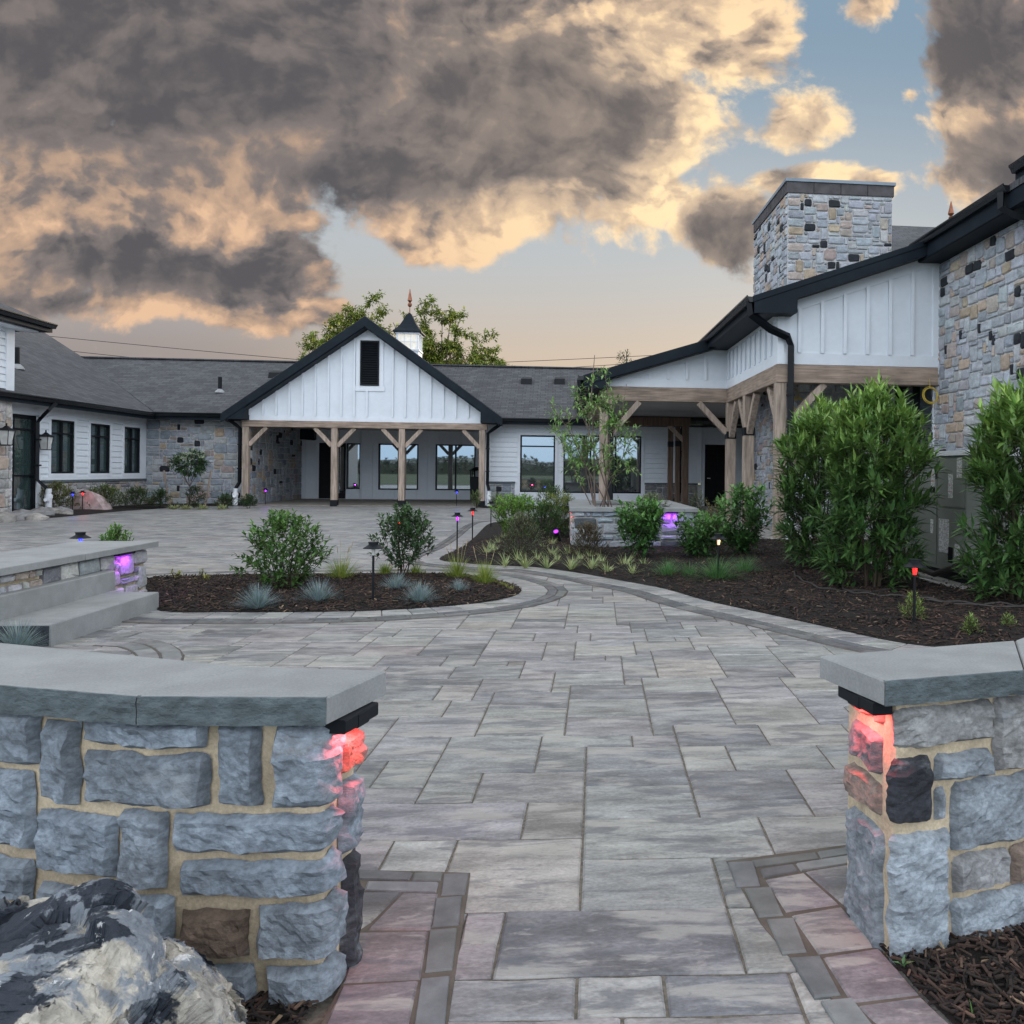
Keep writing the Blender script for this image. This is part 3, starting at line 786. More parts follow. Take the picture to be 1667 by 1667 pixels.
def gate_wall(label, path, flip, core, stones, caps, light, grp):
    base = path.P[len(path.P) // 2]
    root = thing('garden_wall', label, 'stone wall', (base.x, base.y, 0), grp)
    fr = lambda a, z, d: (lambda pn: (pn[0].x + pn[1].x * d, pn[0].y + pn[1].y * d, z))(path.at(a, flip))
    m = MB(); m.hexa([(*p_, -.05) for p_ in core], [(*p_, .647) for p_ in core]); m.build('mortar_core', M_MORT, root)
    s_ = MB()
    for k, (a0, a1, b0, b1, c_) in enumerate(stones): rockstone(s_, fr, a0, a1, b0, b1, .028, k + flip * 50, c_)
    s_.build('stone_facing', M_STONE, root, smooth=False)
    for poly, split in caps:
        t_ = MB(); t_.slab(poly, .640, .70, bev=.004); cp = t_.build('capstone', M_BLUE, root)
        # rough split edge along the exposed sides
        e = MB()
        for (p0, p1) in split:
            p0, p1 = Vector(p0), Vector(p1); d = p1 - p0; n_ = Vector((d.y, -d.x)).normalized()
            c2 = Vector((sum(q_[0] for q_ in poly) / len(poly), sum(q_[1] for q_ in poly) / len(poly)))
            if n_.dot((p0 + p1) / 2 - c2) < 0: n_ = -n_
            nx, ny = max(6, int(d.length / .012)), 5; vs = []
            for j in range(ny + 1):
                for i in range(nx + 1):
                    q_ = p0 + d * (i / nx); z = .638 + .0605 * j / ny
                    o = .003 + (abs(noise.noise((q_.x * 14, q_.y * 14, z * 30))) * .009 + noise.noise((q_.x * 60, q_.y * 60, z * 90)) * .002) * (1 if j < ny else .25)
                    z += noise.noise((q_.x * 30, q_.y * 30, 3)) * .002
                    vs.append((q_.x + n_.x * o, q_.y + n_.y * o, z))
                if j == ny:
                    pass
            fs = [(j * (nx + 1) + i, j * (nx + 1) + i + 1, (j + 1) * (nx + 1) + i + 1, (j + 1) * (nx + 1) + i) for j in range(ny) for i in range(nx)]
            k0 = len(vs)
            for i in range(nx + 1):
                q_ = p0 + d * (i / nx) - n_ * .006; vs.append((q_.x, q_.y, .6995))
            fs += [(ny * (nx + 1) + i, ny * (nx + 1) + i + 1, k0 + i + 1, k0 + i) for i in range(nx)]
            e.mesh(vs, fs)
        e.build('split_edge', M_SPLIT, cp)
    (c0, c1, colr, pw, tgt) = light
    lf = MB(); lf.beam(c0, c1, .055, .032, ch=.003); lf.beam(Vector(c0) * .62 + Vector(c1) * .38 + Vector((0, 0, -.002)), Vector(c0) * .3 + Vector(c1) * .7 + Vector((0, 0, -.002)), .057, .034, ch=.003); fx = lf.build('cap_light', M_BLACK, root)
    mid_ = (Vector(c0) + Vector(c1)) / 2
    ln_ = MB(); ln_.beam(Vector(c0) * .8 + Vector(c1) * .2 + Vector((0, 0, -.0165)), Vector(c0) * .2 + Vector(c1) * .8 + Vector((0, 0, -.0165)), .03, .004, ch=.0005); ln_.build('lens', M_EM[colr], fx)
    ld = bpy.data.lights.new('cap_light_glow', 'AREA'); ld.shape = 'RECTANGLE'; ld.size = .13; ld.size_y = .05; ld.energy = pw; ld.color = (1.0, .07, .07); ld.spread = R(125)
    lo = bpy.data.objects.new('cap_light_glow', ld); COL.objects.link(lo); lo.parent = root
    lo.location = mid_ + Vector((0, 0, -.024)) - WL[root.name]
    dv = Vector(tgt) - mid_; lo.rotation_euler = (-dv).to_track_quat('Z', 'Y').to_euler()
    return root


BL = lambda k=1.0, w_=0.0: ((.205 + w_) * k, (.24 + w_ * .7) * k, (.28 + w_ * .3) * k)
LP = Path([(-.494, 2.03), (-.517, 1.885), (-.522, 1.862), (-.535, 1.849), (-.56, 1.845), (-.91, 1.875), (-1.27, 1.99), (-1.7, 2.2), (-2.6, 2.75)], 0)
# the arc length is zero at the front corner
LP.L = [l_ - (LP.L[4] - 0.0) for l_ in LP.L]
q_ = [(0.654, 0.846, 0.506, 0.631), (0.542, 0.64, 0.428, 0.615), (0.224, 0.523, 0.57, 0.635), (0.218, 0.522, 0.44, 0.558), (0.101, 0.2, 0.444, 0.629), (-0.095, 0.076, 0.44, 0.63), (0.666, 0.846, 0.312, 0.488), (0.439, 0.652, 0.27, 0.41), (0.311, 0.423, 0.261, 0.429), (-0.10, 0.296, 0.339, 0.425), (-0.10, 0.28, 0.242, 0.322), (0.668, 0.844, 0.183, 0.288), (0.459, 0.646, 0.075, 0.24), (0.295, 0.44, 0.06, 0.24), (0.126, 0.278, 0.108, 0.212), (-0.12, 0.108, 0.1, 0.224), (-0.12, 0.091, 0.0, 0.082),
      (.11, .275, -.01, .09), (.66, .85, .0, .165), (.3, .63, -.02, .05), (.866, 1.02, .50, .635), (.866, 1.08, .30, .48), (1.04, 1.25, .50, .635), (.862, 1.1, .06, .28), (1.1, 1.4, .3, .48), (1.12, 1.4, .05, .28), (1.27, 1.5, .5, .63),
      (-.215, -.115, .585, .637), (-.215, -.105, .475, .568), (-.22, -.12, .285, .455), (-.222, -.14, -.02, .265)]
tone = {14: (.14, .10, .075), 27: (.22, .15, .12), 28: (.26, .16, .12), 30: (.055, .055, .065), 2: BL(1.1), 4: BL(.9), 9: BL(1.12), 12: BL(1.2), 13: BL(1.25)}
rng = random.Random(3)
LST = [(*s_, tone.get(k, BL(rng.uniform(.85, 1.2), rng.uniform(-.005, .012)))) for k, s_ in enumerate(q_)]
fill = lambda a_, e_, seed: [(x + .006, min(e_, x + d) - .006, z0, z1) for rr in [random.Random(seed)] for z0, z1 in ((-.02, .13), (.155, .30), (.325, .47), (.495, .633)) for x, d in [(a_ + k * .26 + rr.uniform(-.03, .03), rr.uniform(.2, .235)) for k in range(int((e_ - a_) / .26))]]
LST += [(*s_, BL(rng.uniform(.85, 1.2))) for s_ in fill(1.53, 2.5, 2)]
cjoint = G(400, 1085, .7)[:2]
gate_wall('low grey stone garden wall with bluestone cap and boulder in front', LP, -1,
          [(-.528, 1.868), (-.56, 1.858), (-.91, 1.888), (-1.27, 2.003), (-1.7, 2.213), (-2.6, 2.763), (-2.75, 3.0), (-1.7, 2.42), (-1.1, 2.21), (-.503, 2.02), (-.527, 1.90)], LST,
          [([(-.508, 1.805), (-.43, 2.035), cjoint, (-.915, 1.838)], [((-.915, 1.838), (-.508, 1.805))]), ([(-.9165, 1.838), (cjoint[0] - .002, cjoint[1]), (-1.58, 2.42), (-2.7, 3.06), (-2.5, 2.66), (-1.7, 2.14), (-1.27, 1.95)], [((-1.27, 1.95), (-.9165, 1.838)), ((-1.7, 2.14), (-1.27, 1.95)), ((-2.5, 2.66), (-1.7, 2.14))])],
          ((-.502, 1.845, .622), (-.462, 1.985, .622), 'red', .75, (-.57, 1.95, .46)), 'walls flanking the walkway')
RP = Path([(.797, 2.15), (.812, 1.945), (.818, 1.92), (.829, 1.905), (.845, 1.904), (1.19, 1.99), (1.6, 2.2), (2.4, 2.75)], 0)
RP.L = [l_ - RP.L[4] + .02 for l_ in RP.L]
q_ = [(-0.015, 0.297, 0.515, 0.62), (0.312, 0.514, 0.43, 0.623), (-0.02, 0.104, 0.33, 0.498), (0.118, 0.294, 0.424, 0.494), (0.118, 0.15, 0.327, 0.41), (0.174, 0.564, 0.24, 0.415), (-0.02, 0.165, -0.03, 0.308), (0.183, 0.36, 0.136, 0.228), (0.372, 0.566, 0.123, 0.225), (0.18, 0.569, -0.057, 0.118),
      (.53, .75, .43, .62), (.59, .85, .23, .41), (.59, .8, -.05, .21), (.77, 1.0, .43, .62), (.87, 1.1, .0, .41),
      (-.22, -.04, .565, .637), (-.22, -.045, .435, .535), (-.225, -.045, .325, .415), (-.22, -.035, -.02, .30)]
RL = lambda k=1.0: (.27 * k, .305 * k, .34 * k)  # lighter than the left wall: its brighter facing is put into the colour
tone = {0: (.27, .275, .275), 1: (.27, .27, .27), 2: (.032, .034, .042), 8: (.25, .19, .155), 7: (.25, .25, .255), 15: (.28, .2, .17), 16: (.2, .2, .22), 17: (.27, .21, .18)}
RST = [(*s_, tone.get(k, RL(rng.uniform(.88, 1.15)))) for k, s_ in enumerate(q_)]
RST += [(*s_, RL(rng.uniform(.88, 1.15))) for s_ in fill(1.13, 1.85, 4)]
j0_, j1_ = G(1600, 1098, .7)[:2], G(1555, 1054, .7)[:2]
gate_wall('low grey stone garden wall with bluestone cap and black corner stone', RP, 1,
          [(.831, 1.909), (.848, 1.909), (1.19, 2.003), (1.6, 2.213), (2.4, 2.763), (2.3, 3.0), (1.4, 2.36), (.801, 2.155), (.816, 1.947), (.822, 1.922)], RST,
          [([(.782, 1.868), (1.188, 1.95), (1.37, 2.30), (.71, 2.135)], [((.782, 1.868), (1.188, 1.95))]), ([(1.192, 1.951), (1.62, 2.15), (2.45, 2.70), (2.3, 3.06), (1.374, 2.301)], [((1.192, 1.951), (1.62, 2.15))])],
          ((.792, 1.90, .622), (.765, 2.07, .622), 'red', .75, (.88, 2.0, .46)), 'walls flanking the walkway')


# ------------------------------------------------------------------ boulders
def boulder(name, label, cat, pts, seed, m, amp=1.0, cuts=4, rough=1.0, group=None, loc=(0, 0, 0), crag=0.0):
    bm = bmesh.new()
    for p_ in pts: bm.verts.new(p_)
    r_ = bmesh.ops.convex_hull(bm, input=bm.verts)
    bmesh.ops.delete(bm, geom=[x for x in r_['geom_interior'] if isinstance(x, bmesh.types.BMVert)], context='VERTS')
    bmesh.ops.triangulate(bm, faces=bm.faces)
    for k in range(cuts):
        bmesh.ops.subdivide_edges(bm, edges=bm.edges, cuts=1, use_grid_fill=True, smooth=.10 if k < 2 and not crag else 0)
        bm.normal_update()
        a = amp * .05 * .5 ** k
        for v in bm.verts:
            p_ = v.co * (3.0 * 2 ** k / max(.3, amp * 1.2)) + Vector((seed, seed * 2.1, 0))
            v.co += v.normal * ((abs(noise.noise(p_)) * -1.2 + .3) * a + noise.noise(p_ * 1.7) * a * .5) * rough
    if crag:
        # broken faces: each cell of a 3-D cell noise is cut back along its own tilted plane
        bm.normal_update()
        for v in bm.verts:
            q_ = v.co + Vector((noise.noise(v.co * 9), noise.noise(v.co * 9 + Vector((5, 0, 0))), noise.noise(v.co * 9 + Vector((0, 7, 0))))) * .02
            ds, ps = noise.voronoi(q_ * 4.4 + Vector((seed, 0, 0)))
            c_ = ps[0]; t_ = Vector((math.sin(c_.x * 37), math.sin(c_.y * 53 + 1), math.sin(c_.z * 71 + 2)))
            e_ = min(1, (ds[1] - ds[0]) * 3.0)
            d2, p2 = noise.voronoi(q_ * 19 + Vector((seed, 3, 0))); c2 = p2[0]; t2 = Vector((math.sin(c2.x * 37), math.sin(c2.y * 53 + 1), math.sin(c2.z * 71 + 2)))
            v.co += v.normal * crag * ((q_ * 4.4 + Vector((seed, 0, 0)) - c_).dot(t_) * .072 + math.sin(c_.x * 91) * .012 - (1 - e_) * .012 + (q_ * 19 + Vector((seed, 3, 0)) - c2).dot(t2) * .005 + noise.noise(v.co * 60) * .002 + noise.noise(v.co * 140) * .0015)
    bm.normal_update()
    me = bpy.data.meshes.new(name); bm.to_mesh(me); bm.free(); me.materials.append(m)
    at = me.color_attributes.new('Col', 'FLOAT_COLOR', 'CORNER'); at.data.foreach_set('color', [1.0] * (4 * len(me.loops)))
    o = bpy.data.objects.new(name, me); COL.objects.link(o); o.location = loc
    return tag(o, label, cat, group)


sil = [(-70, 1506, 1.62), (0, 1482, 1.62), (60, 1470, 1.62), (105, 1456, 1.60), (160, 1455, 1.60), (212, 1478, 1.60), (258, 1518, 1.58), (310, 1556, 1.56)]
pts = [PY(u, v, Y) for u, v, Y in sil] + [PY(-40, 1560, 1.42), PY(40, 1560, 1.36), PY(170, 1530, 1.42), PY(265, 1610, 1.40), PY(340, 1660, 1.42), PY(60, 1660, 1.24), PY(250, 1720, 1.28), (-1.7, 1.3, -.05), (-.72, 1.3, -.05), (-.78, 1.7, -.05), (-1.8, 1.72, -.05), (-1.3, 1.2, -.05), (-1.8, 1.6, .2)]
boulder('boulder', 'large cream and dark blue marbled boulder in front of the stone wall', 'boulder', pts, 3.3, M_ROCK, .7, 6, .7, 'foreground boulders', crag=1.0)
sil = [(232, 1518, 1.60), (262, 1508, 1.60), (300, 1512, 1.60), (345, 1552, 1.58), (395, 1585, 1.58), (418, 1625, 1.57), (425, 1690, 1.56)]
pts = [PY(u, v, Y) for u, v, Y in sil] + [PY(300, 1640, 1.42), PY(360, 1600, 1.45), PY(400, 1680, 1.43), (-.95, 1.38, -.05), (-.62, 1.42, -.05), (-.60, 1.62, -.05), (-1.0, 1.66, -.05)]
boulder('boulder', 'smaller dark cracked rock leaning at the right of the marbled boulder', 'boulder', pts, 8.1, M_ROCK, .4, 6, .7, 'foreground boulders', crag=.8)

# ------------------------------------------------------------------ steps, seat wall, planter
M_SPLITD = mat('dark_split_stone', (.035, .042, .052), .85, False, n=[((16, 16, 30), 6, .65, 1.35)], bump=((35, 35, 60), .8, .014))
root = thing('stone_steps', 'three thick grey bluestone steps rising to the left beside the seat wall', 'steps', (-3.7, 6.4, 0))
for (x0, x1, ya, yb, z0, z1) in ((-4.2, -3.36, 5.64, 7.06, -.02, .152), (-5.0, -3.765, 5.2, 7.17, .1525, .318), (-5.5, -4.25, 4.8, 6.48, .3185, .47)):
    s_ = MB(); s_.slab([(x0, ya), (x1, ya), (x1, yb), (x0, yb)], z0, z1, bev=.008); so_ = s_.build('step', M_BLUE, root)
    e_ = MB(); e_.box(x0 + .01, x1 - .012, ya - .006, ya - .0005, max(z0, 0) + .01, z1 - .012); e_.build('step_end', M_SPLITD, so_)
WST = [((.40, .405, .41), 4), ((.46, .45, .43), 3), ((.30, .32, .34), 3), ((.40, .34, .29), 2), ((.2, .21, .23), 1)]
root = thing('seat_wall', 'pale stone seat wall with a grey cap and purple light behind the steps', 'stone wall', (-4.2, 7, 0))
fr = FXp(-3.87)
m = MB(); m.box(-4.42, -3.88, 5.0, 7.86, -.03, .448); m.build('mortar_core', M_MORT, root)
s_ = MB(); veneer(s_, fr, 5.0, 7.86, 0, .445, random.Random(4), .075, .03, WST); veneer(s_, FY(7.86 - 2.86), -4.42, -3.88, 0, .445, random.Random(5), .075, .03, WST)
veneer(s_, lambda a, z, d: (a, 7.86 + d, z), -4.42, -3.88, 0, .445, random.Random(9), .075, .03, WST); s_.build('stone_facing', M_VEN, root)
for ya, yb in ((4.9, 6.78), (6.79, 7.95)):
    t_ = MB(); t_.slab([(-4.5, ya), (-3.79, ya), (-3.79, yb), (-4.5, yb)], .4485, .5, bev=.005); t_.build('capstone', M_BLUE, root)


def caplight(root, mb_box, lens, colr, pw, loc, tgt, size=.2):
    f = MB(); f.box(*mb_box); fx = f.build('cap_light', M_BLACK, root)
    l_ = MB(); l_.box(*lens); l_.build('lens', M_EM[colr], fx)
    ld = bpy.data.lights.new('cap_light_glow', 'AREA'); ld.shape = 'RECTANGLE'; ld.size = size; ld.size_y = .04; ld.energy = pw; ld.color = GLOW[colr]; ld.spread = R(150)
    lo = bpy.data.objects.new('cap_light_glow', ld); COL.objects.link(lo); lo.parent = root; lo.location = Vector(loc) - WL[root.name]
    lo.rotation_euler = (Vector(loc) - Vector(tgt)).to_track_quat('Z', 'Y').to_euler()


yl = PX(196, 905, -3.86)[1]
caplight(root, (-3.868, -3.80, yl - .13, yl + .13, .425, .4475), (-3.85, -3.815, yl - .11, yl + .11, .419, .4245), 'purple', .8, (-3.80, yl, .41), (-3.86, yl, .15))

root = thing('stone_planter', 'raised stone planter with bluestone cap holding the young tree', 'planter', (1.05, 12.6, 0))
PB = (.18, 2.0, 11.95, 15.2)
m = MB(); x0, x1, ya, yb = PB
for q_ in ((x0 + .01, x1 - .01, ya + .01, ya + .3), (x0 + .01, x0 + .3, ya + .3, yb - .3), (x1 - .3, x1 - .01, ya + .3, yb - .3), (x0 + .01, x1 - .01, yb - .3, yb - .01)): m.box(*q_, -.03, .60)
m.build('mortar_core', M_MORTG, root)
s_ = MB(); VL = [(3, 2, 1.3), (4, 2, 1.2), (3, 1, 1.2), (2, 1, 1), (5, 2, .7), (2, 2, .8), (1, 1, .2)]
veneer(s_, FY(ya), x0, x1, 0, .60, random.Random(12), .085, .04, [((.30, .345, .38), 6), ((.35, .375, .395), 4), ((.25, .29, .33), 3), ((.07, .08, .09), 1.2)], sizes=VL)
veneer(s_, FXm(x0), ya, yb, 0, .60, random.Random(13), .085, .035, WST, sizes=VL); veneer(s_, FXp(x1), ya, yb, 0, .60, random.Random(14), .085, .035, WST, sizes=VL)
s_.build('stone_facing', M_VEN, root)
for k, q_ in enumerate(([(x0 - .06, ya - .06), (x1 + .06, ya - .06), (x1 - .3, ya + .34), (x0 + .34, ya + .34)], [(x0 - .06, ya - .056), (x0 + .336, ya + .344), (x0 + .336, yb - .344), (x0 - .06, yb + .056)], [(x1 + .06, ya - .056), (x1 + .06, yb + .056), (x1 - .296, yb - .344), (x1 - .296, ya + .344)], [(x0 - .06, yb + .06), (x0 + .34, yb - .34), (x1 - .3, yb - .34), (x1 + .06, yb + .06)])):
    t_ = MB(); t_.slab(q_, .6005, .655, bev=.005); t_.build('capstone', M_BLUE, root)
m = MB(); m.slab([(x0 + .31, ya + .31), (x1 - .31, ya + .31), (x1 - .31, yb - .31), (x0 + .31, yb - .31)], .3, .52); m.build('soil', M_MULCH, root)
xl = PY(1090, 830, ya)[0]
caplight(root, (xl - .12, xl + .12, ya - .055, ya - .042, .575, .5995), (xl - .1, xl + .1, ya - .054, ya - .044, .568, .5745), 'purple', .9, (xl, ya - .10, .57), (xl, ya, .3))
caplight(root, (x0 - .055, x0 - .042, 12.2, 12.4, .575, .5995), (x0 - .054, x0 - .044, 12.22, 12.38, .568, .5745), 'red', .4, (x0 - .09, 12.3, .57), (x0, 12.3, .3))

# ================================================================== BUILDINGS
rng = random.Random(11)


def solid(name, root, m, *boxes, frame=None, norm=False):
    for q_ in boxes:
        b = MB()
        if frame: b.fbox(frame, *q_)
        else: b.box(*q_)
        o = b.build(name, m, root, norm=norm)
    return o


def batten(mb, fr, a0, a1, z0, z1, d0=.0, d1=.046):
    """a board held off the wall by a narrower strip, so that its edges keep a shadow line"""
    mb.fbox(fr, a0 + .018, a1 - .018, z0, z1, d0, d0 + .0225); mb.fbox(fr, a0, a1, z0, z1, d0 + .022, d1)


def battens(mb, fr, a0, a1, step, z0, ztop, d0=.0, d1=.022, w_=.055):
    a = a0
    while a < a1:
        zt = ztop(a)
        if zt - z0 > .08: batten(mb, fr, a - w_ / 2, a + w_ / 2, z0, zt, d0)
        a += step


def roofslab(mb, pts, th=.10):
    mb.hexa([(x, y, z - th) for x, y, z in pts], pts)


def gutter(root, p0, p1, outn, name='gutter'):
    """K-style gutter profile swept from p0 to p1; outn points away from the wall"""
    p0, p1, n_ = Vector(p0), Vector(p1), Vector(outn)
    pr = [(0, 0), (0, -.11), (.075, -.11), (.10, -.05), (.125, -.02), (.125, .005), (.112, .005), (.105, -.015), (.02, -.02), (.012, .0)]
    m = MB(); m.hexa([tuple(p0 + n_ * x + Vector((0, 0, z))) for x, z in pr], [tuple(p1 + n_ * x + Vector((0, 0, z))) for x, z in pr])
    return m.build(name, M_GUT, root)


def downspout(root, pts, boot=None, r=.055):
    m = MB(); m.tube(pts, r, 4); o = m.build('downspout', M_BLACK, root)
    for k in (.3, .75):
        a, b = Vector(pts[-3 if len(pts) > 3 else 0]), Vector(pts[-2 if len(pts) > 3 else -1]); q_ = a + (b - a) * k
        s_ = MB(); s_.box(q_.x - .062, q_.x + .062, q_.y - .062, q_.y + .062, q_.z - .02, q_.z + .02); s_.build('strap', M_BLACK, o)
    if boot:
        b = MB(); x, y, z = boot; b.tube([(x, y, -.02), (x, y, z * .62)], .075, 12); b.tube([(x, y, z * .6), (x, y, z * .75)], .09, 12); b.tube([(x, y, z * .74), (x, y, z)], .066, 12)
        b.tube([(x, y, z * .45), (x + .03, y - .16, z * .55)], .05, 10); b.build('drain_boot', M_PVC, root)
    return o


ROOFZ = lambda y: 2.93 + .53 * (y - 26.4)


def onroof(u, v):
    r = ray(u, v); t = (2.93 - .53 * 26.4 - EYE) / (r[2] - .53 * r[1]); return (r[0] * t, r[1] * t, EYE + r[2] * t)


# ---- back wing
M_FLASH = mat('lead_flashing', (.33, .34, .35), .5, False, n=[((9, 9, 9), 3, .85, 1.1)])
bw = thing('back_wing', 'long low back wing with a grey shingle roof, stone left wall and white siding right', 'building', (0, 27, 0))
solid('wall', bw, M_MORTG, (-13.3, -10.05, 27.0, 27.2, 0, 2.85))
s_ = MB(); veneer(s_, FY(27.0), -13.28, -10.15, 0, 2.8, random.Random(21), .105, .03); s_.build('stone_facing', M_VEN, bw)
HR = [(-1.40, -.24, .48, 2.39), (.04, 2.67, .46, 2.41)]
w_ = MB(); lap(w_, FY(27.0), -2.55, 4.75, .83, 2.78, HR); w_.build('siding_wall', M_WHITE, bw)
t_ = MB()
for q_ in ((-1.57, -1.40 - .091, .0, .83), (-.24 + .091, .04 - .091, 0, .83), (2.67 + .091, 2.80, 0, .83), (-1.40 - .09, -.24 + .09, 0, .388), (.04 - .09, 2.67 + .09, 0, .368), (-2.5, 4.75, 2.56, 2.8), (4.60, 4.75, .83, 2.56), (-2.5, -2.38, .83, 2.56)): t_.fbox(FY(27.0), *q_, -.1, .028)
t_.build('trim', M_TRIM, bw)
solid('wainscot_wall', bw, M_MORTG, (-2.55, -1.57, 27.005, 27.15, 0, .77), (2.8, 4.75, 27.005, 27.15, 0, .77))
s_ = MB(); veneer(s_, FY(27.0), -2.5, -1.58, 0, .765, random.Random(22), .1, .03); s_.build('stone_facing', M_VEN, bw); s_ = MB(); veneer(s_, FY(27.0), 2.81, 4.6, 0, .765, random.Random(23), .1, .03, [((.2, .2, .21), 3), ((.3, .28, .26), 2), ((.13, .13, .14), 1)]); s_.build('stone_facing', M_VEN, bw)
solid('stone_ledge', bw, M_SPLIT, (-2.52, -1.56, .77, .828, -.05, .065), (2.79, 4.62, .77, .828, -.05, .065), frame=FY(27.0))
window(bw, FY(27.0), *HR[0], hbars=(2.02,))
window(bw, FY(27.0), *HR[1], vbars=(.95, 1.8))
# recessed end wall under the porch with the black door
solid('porch_back_wall', bw, M_WHITE, (4.76, 4.865, 27.0, 27.2, 0, 2.95), (5.67, 6.77, 27.0, 27.2, 0, 2.95), (4.865, 5.67, 27.0, 27.2, 2.16, 2.95))
b = MB(); battens(b, FY(27.0), 4.82, 4.83, .5, 0, lambda a: 2.9); battens(b, FY(27.0), 5.8, 6.7, .42, 0, lambda a: 2.9); b.fbox(FY(27.0), 4.865, 5.67, 2.2, 2.3, 0, .03); b.build('battens', M_TRIM, bw)
d = MB(); d.fbox(FY(27.0), 4.87, 5.665, .04, 2.155, -.08, -.03)
for q_ in ((4.97, 5.24, .25, .95), (5.30, 5.57, .25, .95), (4.97, 5.24, 1.1, 1.95), (5.30, 5.57, 1.1, 1.95)): d.fbox(FY(27.0), *q_, -.03, -.022)
do = d.build('door', M_DOOR, bw); h_ = MB(); h_.tube([(4.95, 26.98, 1.0), (4.95, 26.95, 1.0), (5.05, 26.95, 1.0)], .012, 6); h_.build('handle', M_PVC, do)
r_ = MB(); roofslab(r_, [(-12.75, 26.4, 2.93), (7.0, 26.4, 2.93), (7.0, 30.5, ROOFZ(30.5)), (-17.2, 30.5, ROOFZ(30.5))]); roofslab(r_, [(7.0, 30.5, ROOFZ(30.5)), (7.0, 36, 2.3), (-17.2, 36, 2.3), (-17.2, 30.5, ROOFZ(30.5))])
ro = r_.build('roof', M_SHX, bw)
m = MB(); m.beam((-17.2, 30.5, ROOFZ(30.5) + .02), (7.0, 30.5, ROOFZ(30.5) + .02), .22, .05); m.build('ridge_cap', M_SHX, ro)
solid('soffit', bw, M_FASC, (-12.8, -10.4, 26.42, 27.0, 2.74, 2.77), (-2.0, 6.7, 26.42, 27.0, 2.74, 2.77))
solid('fascia', bw, M_FASC, (-12.8, -10.45, 26.38, 26.415, 2.70, 2.90), (-2.0, 3.6, 26.38, 26.415, 2.70, 2.90))
gutter(bw, (-12.8, 26.378, 2.91), (-10.45, 26.378, 2.91), (0, -1, 0)); gutter(bw, (-2.0, 26.378, 2.91), (3.6, 26.378, 2.91), (0, -1, 0))
for u, v in ((358, 638),):
    q_ = Vector(onroof(u, v)); m = MB(); m.tube([q_ - Vector((0, 0, .1)), q_ + Vector((0, 0, .5))], .06, 10); vo = m.build('vent_pipe', M_BLACK, bw)
    m = MB(); m.lathe([(.16, -.03), (.14, .02), (.07, .08), (.07, .1)], 12, tuple(q_)); m.build('flashing', M_FLASH, vo)
for u, v in ((449, 612), (857, 622), (911, 622)):
    q_ = Vector(onroof(u, v)); m = MB(); m.hexa([(q_.x - .2, q_.y - .2, q_.z - .15), (q_.x + .2, q_.y - .2, q_.z - .15), (q_.x + .2, q_.y + .2, q_.z + .05), (q_.x - .2, q_.y + .2, q_.z + .05)], [(q_.x - .18, q_.y - .18, q_.z + .1), (q_.x + .18, q_.y - .18, q_.z + .1), (q_.x + .18, q_.y + .2, q_.z + .2), (q_.x - .18, q_.y + .2, q_.z + .2)])
    m.build('roof_vent', M_BLACK, bw)
downspout(bw, [(4.02, 26.3, 2.8), (3.98, 26.88, 2.5), (3.98, 26.88, .5), (3.7, 26.6, .15)], None)
# cupola on the ridge
cu = MB(); cx, cy, cz = -5.70, 30.4, 4.9
cu.box(cx - .40, cx + .40, cy - .40, cy + .40, cz - .3, cz + .70); cu.box(cx - .43, cx + .43, cy - .43, cy + .43, cz + .66, cz + .72); cu.box(cx - .43, cx + .43, cy - .43, cy + .43, cz + 1.28, cz + 1.34)
for sx in (-1, 1):
    for sy in (-1, 1): cu.box(cx + sx * .40 - .06 * (sx > 0), cx + sx * .40 + .06 * (sx < 0), cy + sy * .40 - .06 * (sy > 0), cy + sy * .40 + .06 * (sy < 0), cz + .72, cz + 1.28)
co = cu.build('cupola', M_TRIM, bw)
wn = MB()
wn.box(cx - .34, cx + .34, cy - .36, cy + .36, cz + .72, cz + 1.28); wn.build('glazing', M_LITW, co)
wn = MB()
for k in (-1, 0, 1):
    wn.box(cx + k * .113 * 1.0 - .012 + (0), cx + k * .113 + .012, cy - .375, cy - .361, cz + .72, cz + 1.28) if k else None
    wn.box(cx + .361 - .02, cx + .375, cy + k * .113 - .012, cy + k * .113 + .012, cz + .72, cz + 1.28) if k else None
wn.box(cx - .34, cx + .34, cy - .376, cy - .362, cz + .985, cz + 1.01); wn.build('muntins', M_TRIM, co)
rf = MB(); prof = [(.66, 1.34), (.66, 1.38), (.50, 1.50), (.36, 1.66), (.22, 1.88), (.10, 2.06), (.03, 2.12)]
rings = []
for r0, z0 in prof:
    h = r0 * .78; rings.append([(cx - h, cy - h, cz + z0), (cx + h, cy - h, cz + z0), (cx + h, cy + h, cz + z0), (cx - h, cy + h, cz + z0)])
for a, b in zip(rings[:-1], rings[1:]): rf.hexa(a, b)
rf.build('cupola_roof', M_FASC, co)
fi = MB(); fi.lathe([(.018, 2.1), (.018, 2.34), (.07, 2.38), (.08, 2.44), (.05, 2.5), (.03, 2.52), (.085, 2.58), (.06, 2.72), (.01, 3.02)], 10, (cx, cy, cz)); fi.build('finial', M_COPPER, co)

